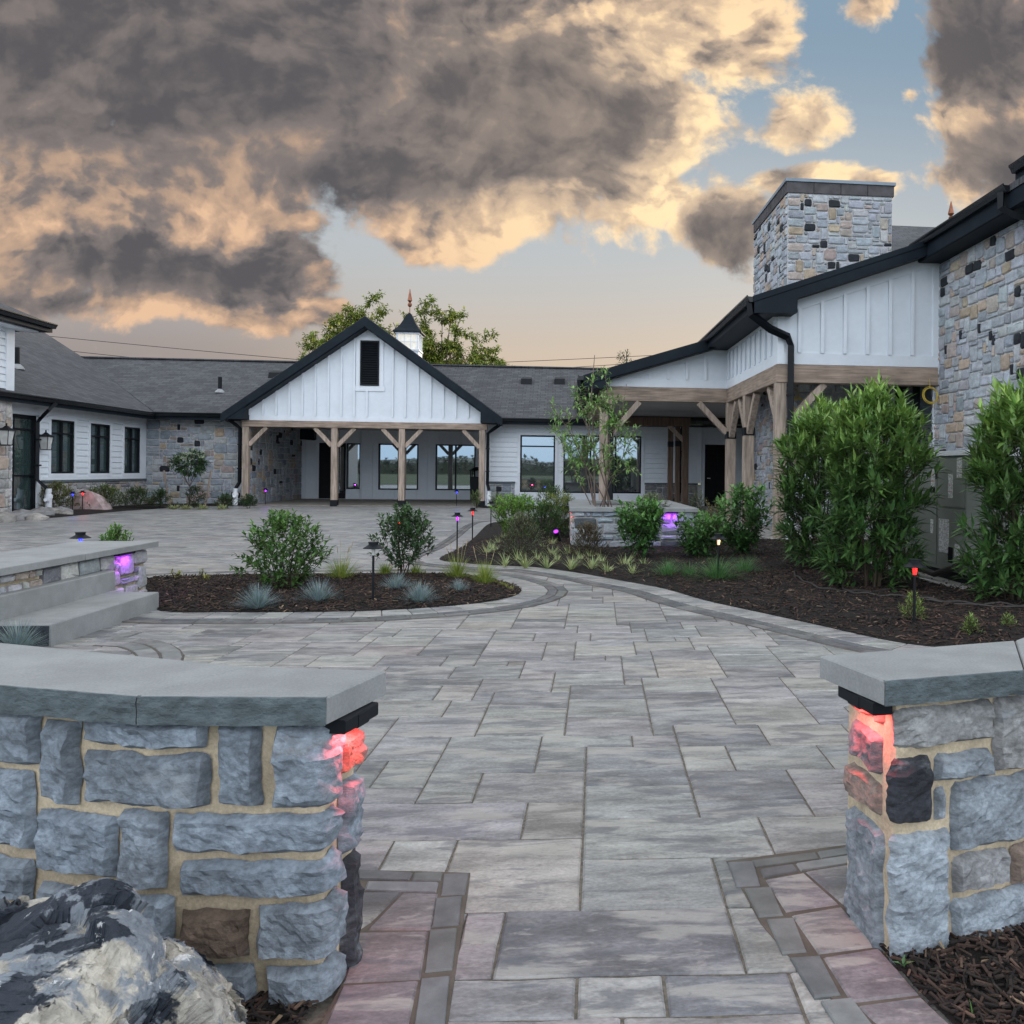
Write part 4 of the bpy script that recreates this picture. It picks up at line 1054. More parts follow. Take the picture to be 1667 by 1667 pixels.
# ---- left wing
lw = thing('left_wing', 'low white siding wing with three black windows and a glass door at left', 'building', (-13.3, 24, 0))
FL = FXp(-13.3)
HL = [(20.74, 21.62, .04, 2.46), (22.2, 23.2, 1.0, 2.42), (23.95, 24.93, 1.0, 2.42), (25.7, 26.62, 1.0, 2.42)]
w_ = MB(); lap(w_, FL, 19.5, 27.0, .83, 2.78, HL); w_.build('wall', M_WHITE, lw)
solid('lower_wall', lw, M_MORTG, (19.5, 20.74, 0, .77, -.16, 0), (21.62, 27.0, 0, .77, -.16, 0), frame=FL)
s_ = MB(); veneer(s_, FL, 21.95, 26.98, 0, .765, random.Random(31), .1, .03, [((.42, .40, .39), 5), ((.35, .345, .35), 4), ((.42, .35, .3), 2), ((.2, .2, .22), 1)]); s_.build('stone_facing', M_VEN, lw)
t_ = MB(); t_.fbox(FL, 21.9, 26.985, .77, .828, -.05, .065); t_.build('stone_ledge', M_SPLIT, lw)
t_ = MB()
for q_ in ((21.9, 26.98, .83, .91), (19.6, 26.98, 2.52, 2.78), (26.72, 26.98, .91, 2.52), (21.65, 21.80, 0, 2.52), (20.6, 20.72, 0, 2.52), (20.72, 21.65, 2.465, 2.52)): t_.fbox(FL, *q_, -.05, .03)
t_.build('trim', M_TRIM, lw)
for h in HL[1:]: window(lw, FL, *h, vbars=((h[0] + h[1]) / 2,), hbars=(2.06,), glass=M_GLASSD)
dw = window(lw, FL, *HL[0], vbars=(), hbars=(2.1, .95), glass=M_GLASSD, casing=0, name='glass_door', fw=.08)
r_ = MB(); roofslab(r_, [(-12.75, 14, 2.9), (-12.75, 26.4, 2.9), (-17.2, 30.5, 5.12), (-19.8, 32.2, 6.42), (-19.8, 14, 6.42)]); roofslab(r_, [(-19.8, 14, 6.42), (-19.8, 32.2, 6.42), (-27, 32.2, 2.8), (-27, 14, 2.8)])
r_.build('roof', M_SHY, lw)
m = MB(); m.hexa([(-17.2, 30.7, 5.0), (-19.8, 32.3, 6.30), (-24, 32.3, 2.5), (-17.2, 31.2, 2.5)], [(-17.2, 30.9, 5.0), (-19.8, 32.4, 6.30), (-24, 32.5, 2.5), (-17.2, 31.4, 2.5)]); m.build('rear_gable', M_FASC, lw)
solid('soffit', lw, M_FASC, (-13.3, -12.78, 19.5, 26.4, 2.74, 2.77)); solid('fascia', lw, M_FASC, (-12.775, -12.74, 15, 26.38, 2.68, 2.87))
gutter(lw, (-12.738, 15, 2.885), (-12.738, 26.30, 2.885), (1, 0, 0))
ya = PX(92, 655, -12.65)[1]; yb = PX(62, 700, -13.2)[1]
downspout(lw, [(-12.66, ya, 2.78), (-12.75, ya - .1, 2.62), (-13.2, yb + .15, 2.45), (-13.21, yb, 2.3), (-13.21, yb, .85), (-13.05, yb + .12, .62)], (-13.02, yb + .14, .62))
q_ = PX(28, 588, -14.6); m = MB(); zr = 2.9 + .5 * 1.85; m.tube([(-14.6, q_[1], zr - .1), (-14.6, q_[1], zr + .55)], .06, 10); vo = m.build('vent_pipe', M_BLACK, lw); m = MB(); m.lathe([(.17, -.04), (.14, .03), (.07, .1)], 12, (-14.6, q_[1], zr)); m.build('flashing', M_FLASH, vo)

# ---- taller corner house at the left edge
hb = thing('corner_house', 'taller house corner with white clapboard over stone at the left edge', 'building', (-13, 17, 0))
FB = FXp(-12.9)
w_ = MB(); lap(w_, FB, 12, 20.0, 2.82, 4.42, []); w_.build('wall', M_WHITE, hb)
solid('end_wall', hb, M_WHITE, (-17, -13.05, 19.95, 20.1, 2.9, 4.42))
solid('lower_wall', hb, M_MORTG, (-13.06, -12.9, 12, 20.1, 0, 2.75))
s_ = MB(); veneer(s_, FB, 15.5, 20.1, 0, 2.74, random.Random(41), .11, .035, [((.45, .42, .40), 5), ((.40, .385, .375), 4), ((.36, .345, .34), 2), ((.46, .37, .31), 3)]); veneer(s_, lambda a, z, d: (a, 20.1 + d, z), -13.3, -12.9, 0, 2.74, random.Random(42), .1, .03, WST); s_.build('stone_facing', M_VEN, hb)
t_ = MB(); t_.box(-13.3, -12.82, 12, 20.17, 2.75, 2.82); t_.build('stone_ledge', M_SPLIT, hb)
t_ = MB(); t_.box(-13.0, -12.865, 19.86, 20.14, 2.821, 4.42); t_.build('corner_board', M_TRIM, hb)
solid('soffit', hb, M_FASC, (-17, -12.35, 11, 20.55, 4.42, 4.46)); t_ = MB(); t_.box(-12.36, -12.31, 11, 20.6, 4.42, 4.60); t_.box(-17, -12.36, 20.56, 20.6, 4.42, 4.60); t_.build('fascia', M_FASC, hb)
gutter(hb, (-12.308, 11, 4.62), (-12.308, 20.6, 4.62), (1, 0, 0))
t_ = MB(); t_.box(-12.9, -12.5, 11.5, 20.4, 4.395, 4.418); t_.build('frieze', M_TRIM, hb)
r_ = MB(); r_.mesh([(-12.3, 11, 4.62), (-12.3, 20.62, 4.62), (-20, 20.62, 4.62), (-20, 11, 4.62), (-16.1, 16.8, 6.5), (-16.1, 14, 6.5)], [(0, 1, 4, 5), (1, 2, 4), (2, 3, 5, 4), (3, 0, 5), (0, 3, 2, 1)]); r_.build('roof', M_SHY, hb)

# ---- gable portico
gp_ = thing('gable_portico', 'white gabled portico on timber posts with a black louvred vent', 'portico', (-6.3, 26.4, 0))
PX4 = [-9.98, -7.26, -5.15, -2.60]
for k, x in enumerate(PX4):
    b = MB(); b.beam((x, 26.42, .03), (x, 26.42, 2.52), .19, .19, side=(1, 0, 0)); po = b.build('post', M_TIMB, gp_)
    s_ = MB(); s_.box(x - .105, x + .105, 26.31, 26.53, -.01, .20); s_.build('post_base', M_BLACK, po)
    for sx in (-1, 1):
        if (k == 0 and sx < 0) or (k == 3 and sx > 0): continue
        b = MB(); b.beam((x + sx * .09, 26.42, 1.93), (x + sx * .62, 26.42, 2.50), .12, .13, side=(0, 1, 0)); b.build('knee_brace', M_TIMB, gp_)
b = MB(); b.beam((-10.08, 26.42, 2.61), (-2.44, 26.42, 2.61), .24, .2, side=(0, 1, 0)); b.build('beam', M_BEAM, gp_)
GX, GZ, SL = -6.25, 6.05, .726
gz = lambda a: GZ - .34 - abs(a - GX) * SL
w_ = MB(); FG = FY(26.36)
w_.fpoly(FG, [(-9.87, 2.715), (-2.63, 2.715), (-2.63, gz(-2.63) - .0), (GX, gz(GX)), (-9.87, gz(-9.87))], -.12, 0); w_.build('gable_wall', M_WHITE, gp_)
b = MB(); 
x = GX - 3.6
while x < GX + 3.5:
    if abs(x - GX - .02) > .40: 
        batten(b, FG, x - .028, x + .028, 2.872, gz(x) + .02)
    elif abs(x - GX) < .3: batten(b, FG, x - .028, x + .028, 2.872, 3.699)
    x += .4
b.fbox(FG, -9.87, -2.63, 2.716, 2.87, 0, .026)
for q_ in ((-6.60, -6.473, 3.861, 5.40), (-5.877, -5.75, 3.861, 5.40), (-6.473, -5.877, 5.325, 5.42), (-6.64, -5.71, 3.70, 3.86)): b.fbox(FG, *q_, 0, .032)
b.build('battens', M_TRIM, gp_)
lv = MB()
for q_ in ((-6.47, -6.43, 3.88, 5.32), (-5.92, -5.88, 3.88, 5.32), (-6.43, -5.92, 3.88, 3.93), (-6.43, -5.92, 5.27, 5.32)): lv.fbox(FG, *q_, .001, .06)
lv.fbox(FG, -6.43, -5.92, 3.93, 5.27, .001, .006)
z = 3.95
while z < 5.24: lv.hexa([FG(-6.43, z, .05), FG(-5.92, z, .05), FG(-5.92, z + .012, .055), FG(-6.43, z + .012, .055)], [FG(-6.43, z + .06, .008), FG(-5.92, z + .06, .008), FG(-5.92, z + .072, .012), FG(-6.43, z + .072, .012)]); z += .075
lv.build('gable_vent', M_BLACK, gp_)
r_ = MB()
for sx in (-1, 1):
    e = GX + sx * 4.30; ze = GZ - 4.30 * SL
    r_.hexa([(GX, 25.98, GZ - .09), (e, 25.98, ze - .09), (e, 31.5, ze - .09), (GX, 31.5, GZ - .09)], [(GX, 25.98, GZ), (e, 25.98, ze), (e, 31.5, ze), (GX, 31.5, GZ)])
r_.build('roof', M_SHY, gp_)
k_ = MB()
for sx in (-1, 1):
    f = lambda t, dz: (GX + sx * t, GZ - t * SL + dz)
    a, b_, c_, d = f(0, -.03), f(4.33, -.03), f(4.33, -.30), f(0, -.34)
    k_.hexa([(q_[0], 25.93, q_[1]) for q_ in (a, b_, c_, d)], [(q_[0], 25.98, q_[1]) for q_ in (a, b_, c_, d)])
    a, b_, c_, d = f(0, -.28), f(4.2, -.28), f(4.2, -.36), f(0, -.38)
    k_.hexa([(q_[0], 25.985, q_[1]) for q_ in (a, b_, c_, d)], [(q_[0], 26.36, q_[1]) for q_ in (a, b_, c_, d)])
    e0, e1 = GX + sx * 3.63, GX + sx * 4.28
    k_.hexa([(e0, 25.95, 2.72), (e1, 25.95, 2.72), (e1, 26.5, 2.72), (e0, 26.5, 2.72)], [(e0, 25.95, gz(e0) + .05), (e1, 25.95, gz(e1) + .08), (e1, 26.5, gz(e1) + .08), (e0, 26.5, gz(e0) + .05)])
k_.build('rake_board', M_FASC, gp_)
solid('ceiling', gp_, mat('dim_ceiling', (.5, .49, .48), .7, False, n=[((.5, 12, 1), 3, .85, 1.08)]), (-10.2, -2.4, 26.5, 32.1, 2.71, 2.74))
HI = [tuple(PY(u, 760, 32.0)[0] for u in q_) for q_ in ((519, 563), (564, 587), (616, 681), (709, 774))]
HI = [(HI[0][0], HI[0][1], .04, 2.20), (HI[1][0], HI[1][1], .42, 2.20), (HI[2][0], HI[2][1], .40, 2.20), (HI[3][0], HI[3][1], .40, 2.20)]
w_ = MB()
for q_ in cells(-10.2, -2.4, 0.03, 2.71, HI): w_.fbox(FY(32.0), *q_, -.15, 0)
w_.build('back_wall', M_WHITE, gp_)
b = MB(); x = -9.9
while x < -2.6:
    for (a0, a1, z0, z1) in cells(x - .02, x + .02, .03, 2.7, HI): batten(b, FY(32.0), a0 - .008, a1 + .008, z0, z1)
    x += .42
b.build('battens', M_WHITE, gp_)
window(gp_, FY(32.0), *HI[1], casing=0); window(gp_, FY(32.0), *HI[2], vbars=((HI[2][0] + HI[2][1]) / 2,), casing=0); window(gp_, FY(32.0), *HI[3], vbars=((HI[3][0] + HI[3][1]) / 2,), casing=0)
d = MB(); a0, a1 = HI[0][:2]; am = a0 + (a1 - a0) * .55
for q_ in ((a0, am, .04, 2.2), (am, am + .09, .04, 2.2), (a1 - .09, a1, .04, 2.2), (am + .09, a1 - .09, .04, .25), (am + .09, a1 - .09, 2.06, 2.2)): d.fbox(FY(32.0), *q_, -.08, -.03)
do = d.build('entrance_door', M_DOOR, gp_); m = MB(); m.fbox(FY(32.0), am + .088, a1 - .088, .248, 2.062, -.07, -.055); m.build('pane', M_GLASS, do)
m = MB(); m.fbox(FY(32.0), am + .02, am + .06, .95, 1.2, -.03, .02); m.build('handle', M_PVC, do)
solid('side_wall', gp_, M_MORTG, (-10.24, -10.04, 27.0, 32.0, 0, 2.71)); s_ = MB(); veneer(s_, FXp(-10.04), 27.0, 31.95, 0, 2.7, random.Random(51), .11, .03); veneer(s_, FY(26.995), -10.24, -10.0, 0, 2.7, random.Random(52), .12, .02); s_.build('stone_facing', M_VEN, gp_)
solid('side_wall', gp_, M_WHITE, (-2.6, -2.45, 27.0, 32.0, 0, 2.71))
downspout(gp_, [(-10.45, 26.2, 2.72), (-10.25, 26.3, 2.55), (-10.17, 26.4, 2.45), (-10.17, 26.4, .75), (-10.24, 26.3, .55)], (-10.25, 26.28, .55))
downspout(gp_, [(-1.98, 26.3, 2.72), (-2.3, 26.38, 2.5), (-2.42, 26.42, 2.4), (-2.42, 26.42, .75), (-2.36, 26.36, .55)], (-2.35, 26.34, .52))

# ---- timber porch on the right: a lower far bay and a taller near bay
tp = thing('timber_porch', 'two-stepped white board and batten porch on timber posts, right', 'porch', (3.8, 16, 0))


def post(x, y, z0, z1, wd=.2, collar=None, m=M_TIMB):
    b = MB(); b.beam((x, y, z0), (x, y, z1), wd, wd, side=(1, 0, 0)); po = b.build('post', m, tp)
    if collar:
        c_ = MB(); h = wd / 2 + .008; c_.box(x - h, x + h, y - h, y + h, collar, collar + .17); c_.build('steel_collar', M_BLACK, po)


def brace(p0, p1, wd=.13):
    d = Vector(p1) - Vector(p0); b = MB(); b.beam(p0, p1, wd, wd, side=(0, 1, 0) if abs(d.x) > abs(d.y) else (1, 0, 0)); b.build('knee_brace', M_TIMB, tp)


post(3.86, 13.95, .05, 2.82, .19); post(3.88, 16.45, .05, 2.82, .21, 1.98); post(3.88, 18.22, .05, 2.82, .21, 1.98); post(.98, 18.25, 0, 2.82, .27)
post(3.9, 15.2, 1.98, 2.82, .001 + .12) if False else None
for y in (13.95, 16.45, 18.22):
    for sy in (-1, 1):
        if (y == 13.95 and sy < 0) or (y == 18.22 and sy > 0): continue
        brace((3.88, y + sy * .1, 2.05), (3.88, y + sy * .72, 2.80))
brace((3.96, 13.95, 2.05), (4.66, 13.95, 2.80)); brace((3.78, 18.22, 2.12), (3.12, 18.22, 2.80)); brace((1.1, 18.25, 2.05), (1.75, 18.25, 2.80))
for (p0, p1) in (((3.76, 13.94, 2.97), (6.75, 13.94, 2.97)), ((.9, 18.30, 2.98), (3.775, 18.30, 2.98))):
    b = MB(); b.beam(p0, p1, .22, .32, side=(0, 1, 0)); b.build('beam', M_BEAM, tp)
b = MB(); b.beam((3.88, 14.06, 2.975), (3.88, 18.18, 2.975), .22, .32, side=(1, 0, 0)); b.build('beam', mat('beam_timber_depth', (.335, .255, .20), .75, False, n=[((2.0, 1.6, 26), 6, .62, 1.28), ((2, 2, 2), 4, .8, 1.15)], tint=[((6, 6, 11), (.09, .055, .035), .71, .78, .8)], bump=((5, 5, 60), .3, .004)), tp)
b = MB(); b.beam((.98, 18.42, 2.975), (.98, 26.3, 2.975), .22, .32, side=(1, 0, 0)); b.build('beam', M_BEAM, tp)
# inner dark beam and its posts
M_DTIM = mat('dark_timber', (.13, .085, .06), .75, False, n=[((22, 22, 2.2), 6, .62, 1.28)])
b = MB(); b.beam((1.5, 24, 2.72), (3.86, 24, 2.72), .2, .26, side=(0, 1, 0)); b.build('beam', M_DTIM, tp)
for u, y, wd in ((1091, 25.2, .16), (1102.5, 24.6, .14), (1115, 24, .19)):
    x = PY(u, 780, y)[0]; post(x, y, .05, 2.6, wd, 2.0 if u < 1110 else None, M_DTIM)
brace((3.72, 24.0, 2.1), (3.2, 24.0, 2.62), .12)
# near bay
rz = lambda x: 4.26 + .35 * (x - 3.3)
w_ = MB(); FN = FY(13.86); w_.fpoly(FN, [(3.78, 3.135), (6.76, 3.135), (6.76, rz(6.76) - .24), (3.78, rz(3.78) - .24)], -.14, 0); w_.build('gable_wall', M_WHITE, tp)
b = MB(); b.fbox(FN, 3.78, 6.76, 3.136, 3.34, 0, .024); b.fpoly(FN, [(3.78, rz(3.78) - .26), (6.76, rz(6.76) - .26), (6.76, rz(6.76) - .46), (3.78, rz(3.78) - .46)], 0, .024)
b.fbox(FN, 3.78, 3.90, 3.34, rz(3.78) - .42, 0, .0245); b.fbox(FN, 6.64, 6.76, 3.34, rz(6.6) - .42, 0, .0245)
x = 4.17
while x < 6.6: batten(b, FN, x - .03, x + .03, 3.341, rz(x) - .44); x += .415
b.build('battens', M_TRIM, tp)
FSd = FXm(3.80)
solid('side_wall', tp, M_WHITE, (3.80, 3.92, 14.0, 18.45, 3.135, 4.1))
b = MB(); b.fbox(FSd, 13.87, 18.45, 3.136, 3.33, 0, .024); b.fbox(FSd, 13.87, 18.45, 3.96, 4.1, 0, .024); b.fbox(FSd, 13.84, 13.96, 3.33, 3.96, 0, .0245); battens(b, FSd, 14.3, 18.3, .415, 3.33, lambda a: 3.96, 0, .022); b.build('battens', M_TRIM, tp)
r_ = MB(); r_.hexa([(3.28, 13.50, 4.18), (6.6, 13.50, rz(6.6) - .08), (6.6, 19.2, rz(6.6) - .08), (3.28, 19.2, 4.18)], [(3.28, 13.50, 4.26), (6.6, 13.50, rz(6.6)), (6.6, 19.2, rz(6.6)), (3.28, 19.2, 4.26)]); r_.build('roof', M_SHY, tp)
k_ = MB()
k_.hexa([(x, 13.46, z) for x, z in ((3.24, 4.245), (6.40, rz(6.4) - .005), (6.40, rz(6.4) - .10), (3.24, 4.14))], [(x, 13.50, z) for x, z in ((3.24, 4.245), (6.40, rz(6.4) - .005), (6.40, rz(6.4) - .10), (3.24, 4.14))])
k_.hexa([(x, 13.475, z) for x, z in ((3.26, 4.14), (6.40, rz(6.4) - .10), (6.40, rz(6.4) - .27), (3.26, 3.97))], [(x, 13.86, z) for x, z in ((3.26, 4.14), (6.40, rz(6.4) - .10), (6.40, rz(6.4) - .27), (3.26, 3.97))])
k_.hexa([(3.26, 13.47, 3.95), (4.02, 13.47, 3.98), (4.02, 13.86, 3.98), (3.26, 13.86, 3.95)], [(3.26, 13.47, 4.12), (4.02, 13.47, 4.30), (4.02, 13.86, 4.30), (3.26, 13.86, 4.12)])
k_.build('rake_board', M_FASC, tp)
solid('soffit', tp, M_FASC, (3.3, 3.79, 13.87, 18.6, 4.03, 4.07)); solid('fascia', tp, M_FASC, (3.26, 3.30, 13.5, 19.0, 4.02, 4.20))
gutter(tp, (3.258, 13.48, 4.25), (3.258, 19.0, 4.25), (-1, 0, 0))
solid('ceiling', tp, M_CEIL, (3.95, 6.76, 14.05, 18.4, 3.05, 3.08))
# far bay
rz2 = lambda x: 3.36 + .31 * (x - .5)
w_ = MB(); FF = FY(18.24); w_.fpoly(FF, [(.95, 3.145), (3.79, 3.145), (3.79, rz2(3.79) - .22), (.95, rz2(.95) - .22)], -.14, 0); w_.build('gable_wall', M_WHITE, tp)
b = MB(); b.fbox(FF, .95, 3.775, 3.146, 3.33, 0, .024)
x = 1.55
while x < 3.7: batten(b, FF, x - .03, x + .03, 3.331, rz2(x) - .3) if rz2(x) - .2 > 3.4 else None; x += .43
b.fpoly(FF, [(1.3, rz2(1.3) - .2), (3.775, rz2(3.775) - .2), (3.775, rz2(3.775) - .36), (1.3, rz2(1.3) - .36)], 0, .0245); b.build('battens', M_TRIM, tp)
r_ = MB(); r_.hexa([(.48, 17.85, 3.27), (3.79, 17.85, rz2(3.79) - .08), (3.79, 28, rz2(3.79) - .08), (.48, 28, 3.27)], [(.48, 17.85, 3.35), (3.79, 17.85, rz2(3.79)), (3.79, 28, rz2(3.79)), (.48, 28, 3.35)]); r_.build('roof', M_SHY, tp)
k_ = MB(); k_.hexa([(x, 17.82, z) for x, z in ((.46, 3.345), (3.6, rz2(3.6)), (3.6, rz2(3.6) - .24), (.46, 3.12))], [(x, 17.86, z) for x, z in ((.46, 3.345), (3.6, rz2(3.6)), (3.6, rz2(3.6) - .24), (.46, 3.12))])
k_.hexa([(x, 17.865, z) for x, z in ((.46, 3.25), (3.6, rz2(3.6) - .1), (3.6, rz2(3.6) - .25), (.46, 3.10))], [(x, 18.24, z) for x, z in ((.46, 3.25), (3.6, rz2(3.6) - .1), (3.6, rz2(3.6) - .25), (.46, 3.10))])
k_.box(.46, 1.0, 17.84, 18.24, 3.06, 3.26); k_.box(.46, .52, 17.86, 26.2, 3.08, 3.27); k_.box(.52, .96, 18.25, 26.2, 3.14, 3.17)
k_.build('rake_board', M_FASC, tp)
gutter(tp, (.458, 17.86, 3.345), (.458, 26.2, 3.345), (-1, 0, 0))
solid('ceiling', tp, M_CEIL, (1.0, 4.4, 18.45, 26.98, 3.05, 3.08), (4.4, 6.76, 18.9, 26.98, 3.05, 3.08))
downspout(tp, [(.38, 17.95, 3.25), (.42, 17.95, 2.95), (1.0, 18.0, 2.66), (1.09, 18.02, 2.55), (1.09, 18.02, .5), (1.09, 18.02, .1)], None, .07)
downspout(tp, [(3.22, 13.6, 4.18), (3.24, 13.6, 3.95), (3.60, 13.68, 3.72), (3.93, 13.74, 3.60), (4.0, 13.77, 3.45), (4.0, 13.77, .55), (4.0, 13.77, .45)], (4.0, 13.77, .47), .075)

# ---- stone hall with the chimney
sh = thing('stone_hall', 'tall grey stone hall with a broad stone chimney at the right edge', 'building', (6.77, 12, 0))
HH = [(14.05, 15.75, 1.75, 2.98)]
w_ = MB()
for q_ in cells(6.0, 26.9, 0, 5.05, HH): w_.fbox(FXm(6.77), *q_, -.2, 0)
w_.build('wall', M_MORTG, sh)
HPAL = [((.40, .425, .46), 30), ((.35, .38, .42), 22), ((.43, .44, .45), 16), ((.30, .325, .36), 8), ((.40, .345, .31), 9), ((.42, .34, .26), 6), ((.40, .325, .30), 4), ((.026, .030, .038), 9)]
s_ = MB(); veneer(s_, FXm(6.77), 8.2, 13.98, 0, 5.0, random.Random(61), .088, .03, HPAL); veneer(s_, FXm(6.77), 13.99, 15.9, 0, 3.0, random.Random(62), .1, .035, HPAL, holes=HH); s_.build('stone_facing', M_VEN, sh)
window(sh, FXm(6.77), *HH[0], vbars=(14.9,), casing=.05)
solid('soffit', sh, M_FASC, (6.36, 6.77, 8.0, 13.95, 5.01, 5.05)); solid('fascia', sh, M_FASC, (6.34, 6.37, 8.0, 13.95, 5.02, 5.32), (6.36, 6.8, 13.95, 13.98, 4.98, 5.3))
gutter(sh, (6.338, 10.84, 5.36), (6.338, 13.95, 5.36), (-1, 0, 0)); gutter(sh, (6.338, 7.5, 5.56), (6.338, 10.7, 5.56), (-1, 0, 0)); solid('fascia', sh, M_FASC, (6.33, 6.80, 7.5, 10.72, 5.30, 5.52))
r_ = MB(); roofslab(r_, [(6.32, 7.5, 5.36), (6.32, 17.0, 5.36), (12, 17.0, 8.0), (12, 7.5, 8.0)])
r_.build('roof', M_SHY, sh)
r_ = MB(); roofslab(r_, [(6.6, 16.9, 5.5), (12, 16.9, 5.5), (12, 21, 7.98), (6.6, 21, 7.98)]); r_.box(6.6, 12, 21, 21.1, 4.5, 7.85); r_.build('rear_roof', M_SHX, sh)
q_ = PY(1548, 360, 21.0); m = MB(); m.lathe([(.03, -.3), (.03, .05), (.07, .09), (.035, .14), (.085, .2), (.02, .5), (.005, .55)], 10, (q_[0], 21.0, q_[2])); m.build('finial', M_COPPER, sh)
downspout(sh, [(6.25, 10.95, 5.27), (6.25, 10.95, 5.05), (6.45, 10.88, 4.92), (6.66, 10.8, 4.86), (6.68, 10.78, 4.7), (6.68, 10.78, .2)], None, .06)
c0, c1, y0, y1 = 4.55, 6.76, 16.0, 18.82
m = MB(); m.box(c0, c1, y0, y1, 0, 6.95); ck = m.build('chimney', M_MORTG, sh)
s_ = MB(); veneer(s_, FY(y0), c0, c1, 0, 6.93, random.Random(71), .085, .03, HPAL); veneer(s_, FXm(c0), y0, y1, 0, 6.93, random.Random(72), .085, .03, HPAL); s_.build('chimney_facing', M_VEN, ck)
s_ = MB(); k = .035
for i in range(4):
    a = c0 - k + (c1 - c0 + 2 * k) * i / 4; b_ = c0 - k + (c1 - c0 + 2 * k) * (i + 1) / 4; s_.box(a + .006, b_ - .006, y0 - k, y0 + .2, 6.95, 7.17)
for i in range(5):
    a = y0 + .2 + (y1 - y0 - .2) * i / 5; b_ = y0 + .2 + (y1 - y0 - .2) * (i + 1) / 5; s_.box(c0 - k, c0 + .2, a + .006, b_ - .006, 6.95, 7.17)
s_.box(c0 + .2, c1, y0 + .2, y1, 6.96, 7.16); s_.build('chimney_band', mat('slate_band', (.075, .07, .075), .7, False, n=[((5, 5, 5), 5, .7, 1.3)], bump=((30, 30, 30), .5, .01)), ck)
m = MB(); m.box(c0 - .06, c1 + .06, y0 - .06, y1 + .06, 7.172, 7.235); m.build('chimney_cap', mat('blue_grey_flashing', (.22, .27, .32), .4, False, n=[((3, 3, 3), 3, .9, 1.1)]), ck)

# ================================================================== FIXTURES
def lantern(fr, a, z, label):
    p_ = fr(a, z, 0); root = thing('wall_lantern', label, 'wall lantern', p_, 'lanterns by the left doors')
    m = MB(); m.fbox(fr, a - .05, a + .05, z - .12, z + .12, 0, .02); m.fbox(fr, a - .015, a + .015, z + .05, z + .08, .02, .2); m.build('bracket', M_BLACK, root)
    c = fr(a, z, .2); m = MB(); q4 = lambda h, z_: [(c[0] - h, c[1] - h, c[2] + z_), (c[0] + h, c[1] - h, c[2] + z_), (c[0] + h, c[1] + h, c[2] + z_), (c[0] - h, c[1] + h, c[2] + z_)]
    m.hexa(q4(.145, .02), q4(.05, .09)); m.hexa(q4(.05, .09), q4(.02, .13)); m.hexa(q4(.012, .13), q4(.012, .19)); m.hexa(q4(.08, -.32), q4(.08, -.30))
    for sx in (-1, 1):
        for sy in (-1, 1): m.tube([(c[0] + sx * .078, c[1] + sy * .078, c[2] - .31), (c[0] + sx * .118, c[1] + sy * .118, c[2] + .02)], .009, 4)
    m.build('cage', M_BLACK, root); m = MB(); m.hexa(q4(.066, -.30), q4(.106, .018)); m.build('lantern_glass', M_LAMPG, root)


lantern(FL, PX(68, 710, -13.2)[1], 1.92, 'black carriage lantern on the white siding between downspout and window')
lantern(FB, PX(4, 705, -12.85)[1] - .1, 1.98, 'black carriage lantern on the pale stone at the left edge')

tb = PY(778, 790, 31.4); root = thing('litter_bin', 'dark bin with hooded top in the right corner of the portico', 'bin', (tb[0], 31.4, .03))
m = MB(); x, y = tb[0], 31.4; m.hexa([(x - .26, y - .26, .03), (x + .26, y - .26, .03), (x + .26, y + .26, .03), (x - .26, y + .26, .03)], [(x - .28, y - .28, .95), (x + .28, y - .28, .95), (x + .28, y + .28, .95), (x - .28, y + .28, .95)]); m.build('bin_body', M_BLACK, root)
m = MB()
for sx in (-1, 1):
    for sy in (-1, 1): m.box(x + sx * .25 - .02, x + sx * .25 + .02, y + sy * .25 - .02, y + sy * .25 + .02, .95, 1.18)
m.hexa([(x - .33, y - .33, 1.18), (x + .33, y - .33, 1.18), (x + .33, y + .33, 1.18), (x - .33, y + .33, 1.18)], [(x - .1, y - .1, 1.32), (x + .1, y - .1, 1.32), (x + .1, y + .1, 1.32), (x - .1, y + .1, 1.32)]); m.build('hood', M_BLACK, root)
sp_ = PY(503, 707, 31.9); root = thing('loudspeaker', 'black loudspeaker high on the portico back wall at left', 'loudspeaker', (sp_[0], 31.9, sp_[2]))
m = MB(); x, y, z = sp_; m.hexa([(x - .26, y - .25, z - .2), (x + .26, y - .25, z - .24), (x + .26, y + .06, z - .2), (x - .26, y + .06, z - .2)], [(x - .26, y - .2, z + .2), (x + .26, y - .2, z + .2), (x + .26, y + .06, z + .2), (x - .26, y + .06, z + .2)]); m.build('cabinet', M_BLACK, root)
m = MB(); m.fbox(FY(y - .24), x - .23, x + .23, z - .17, z + .15, -.03, .012); m.build('grille', M_FASC, root)

for k, (X, Y, Z, lab) in enumerate(((6.55, 13.75, 2.62, 'yellow cable coil hanging under the beam by the stone wall'), (4.75, 16.0 - .2, 2.6, 'yellow cable coil hanging in shade behind the corner brace'))):
    m = MB(); rg = random.Random(k)
    for j in range(5):
        r_ = .135 * rg.uniform(.82, 1.1); ox, oy, oz = (rg.uniform(-.012, .012) for _ in range(3)); tl = rg.uniform(-.12, .12)
        m.tube([(X + ox * 2 + math.cos(t) * r_, Y + oy + math.sin(t * 1.0 + tl) * .02, Z + oz + math.sin(t) * r_ * 1.05) for t in [i * 2 * math.pi / 22 for i in range(23)]], .005, 5)
    m.tube([(X, Y, Z + .13), (X, Y + .02, Z + .30)], .006, 4)
    o = m.build('cable_coil', M_YEL); tag(o, lab, 'cable coil', 'yellow cable coils')

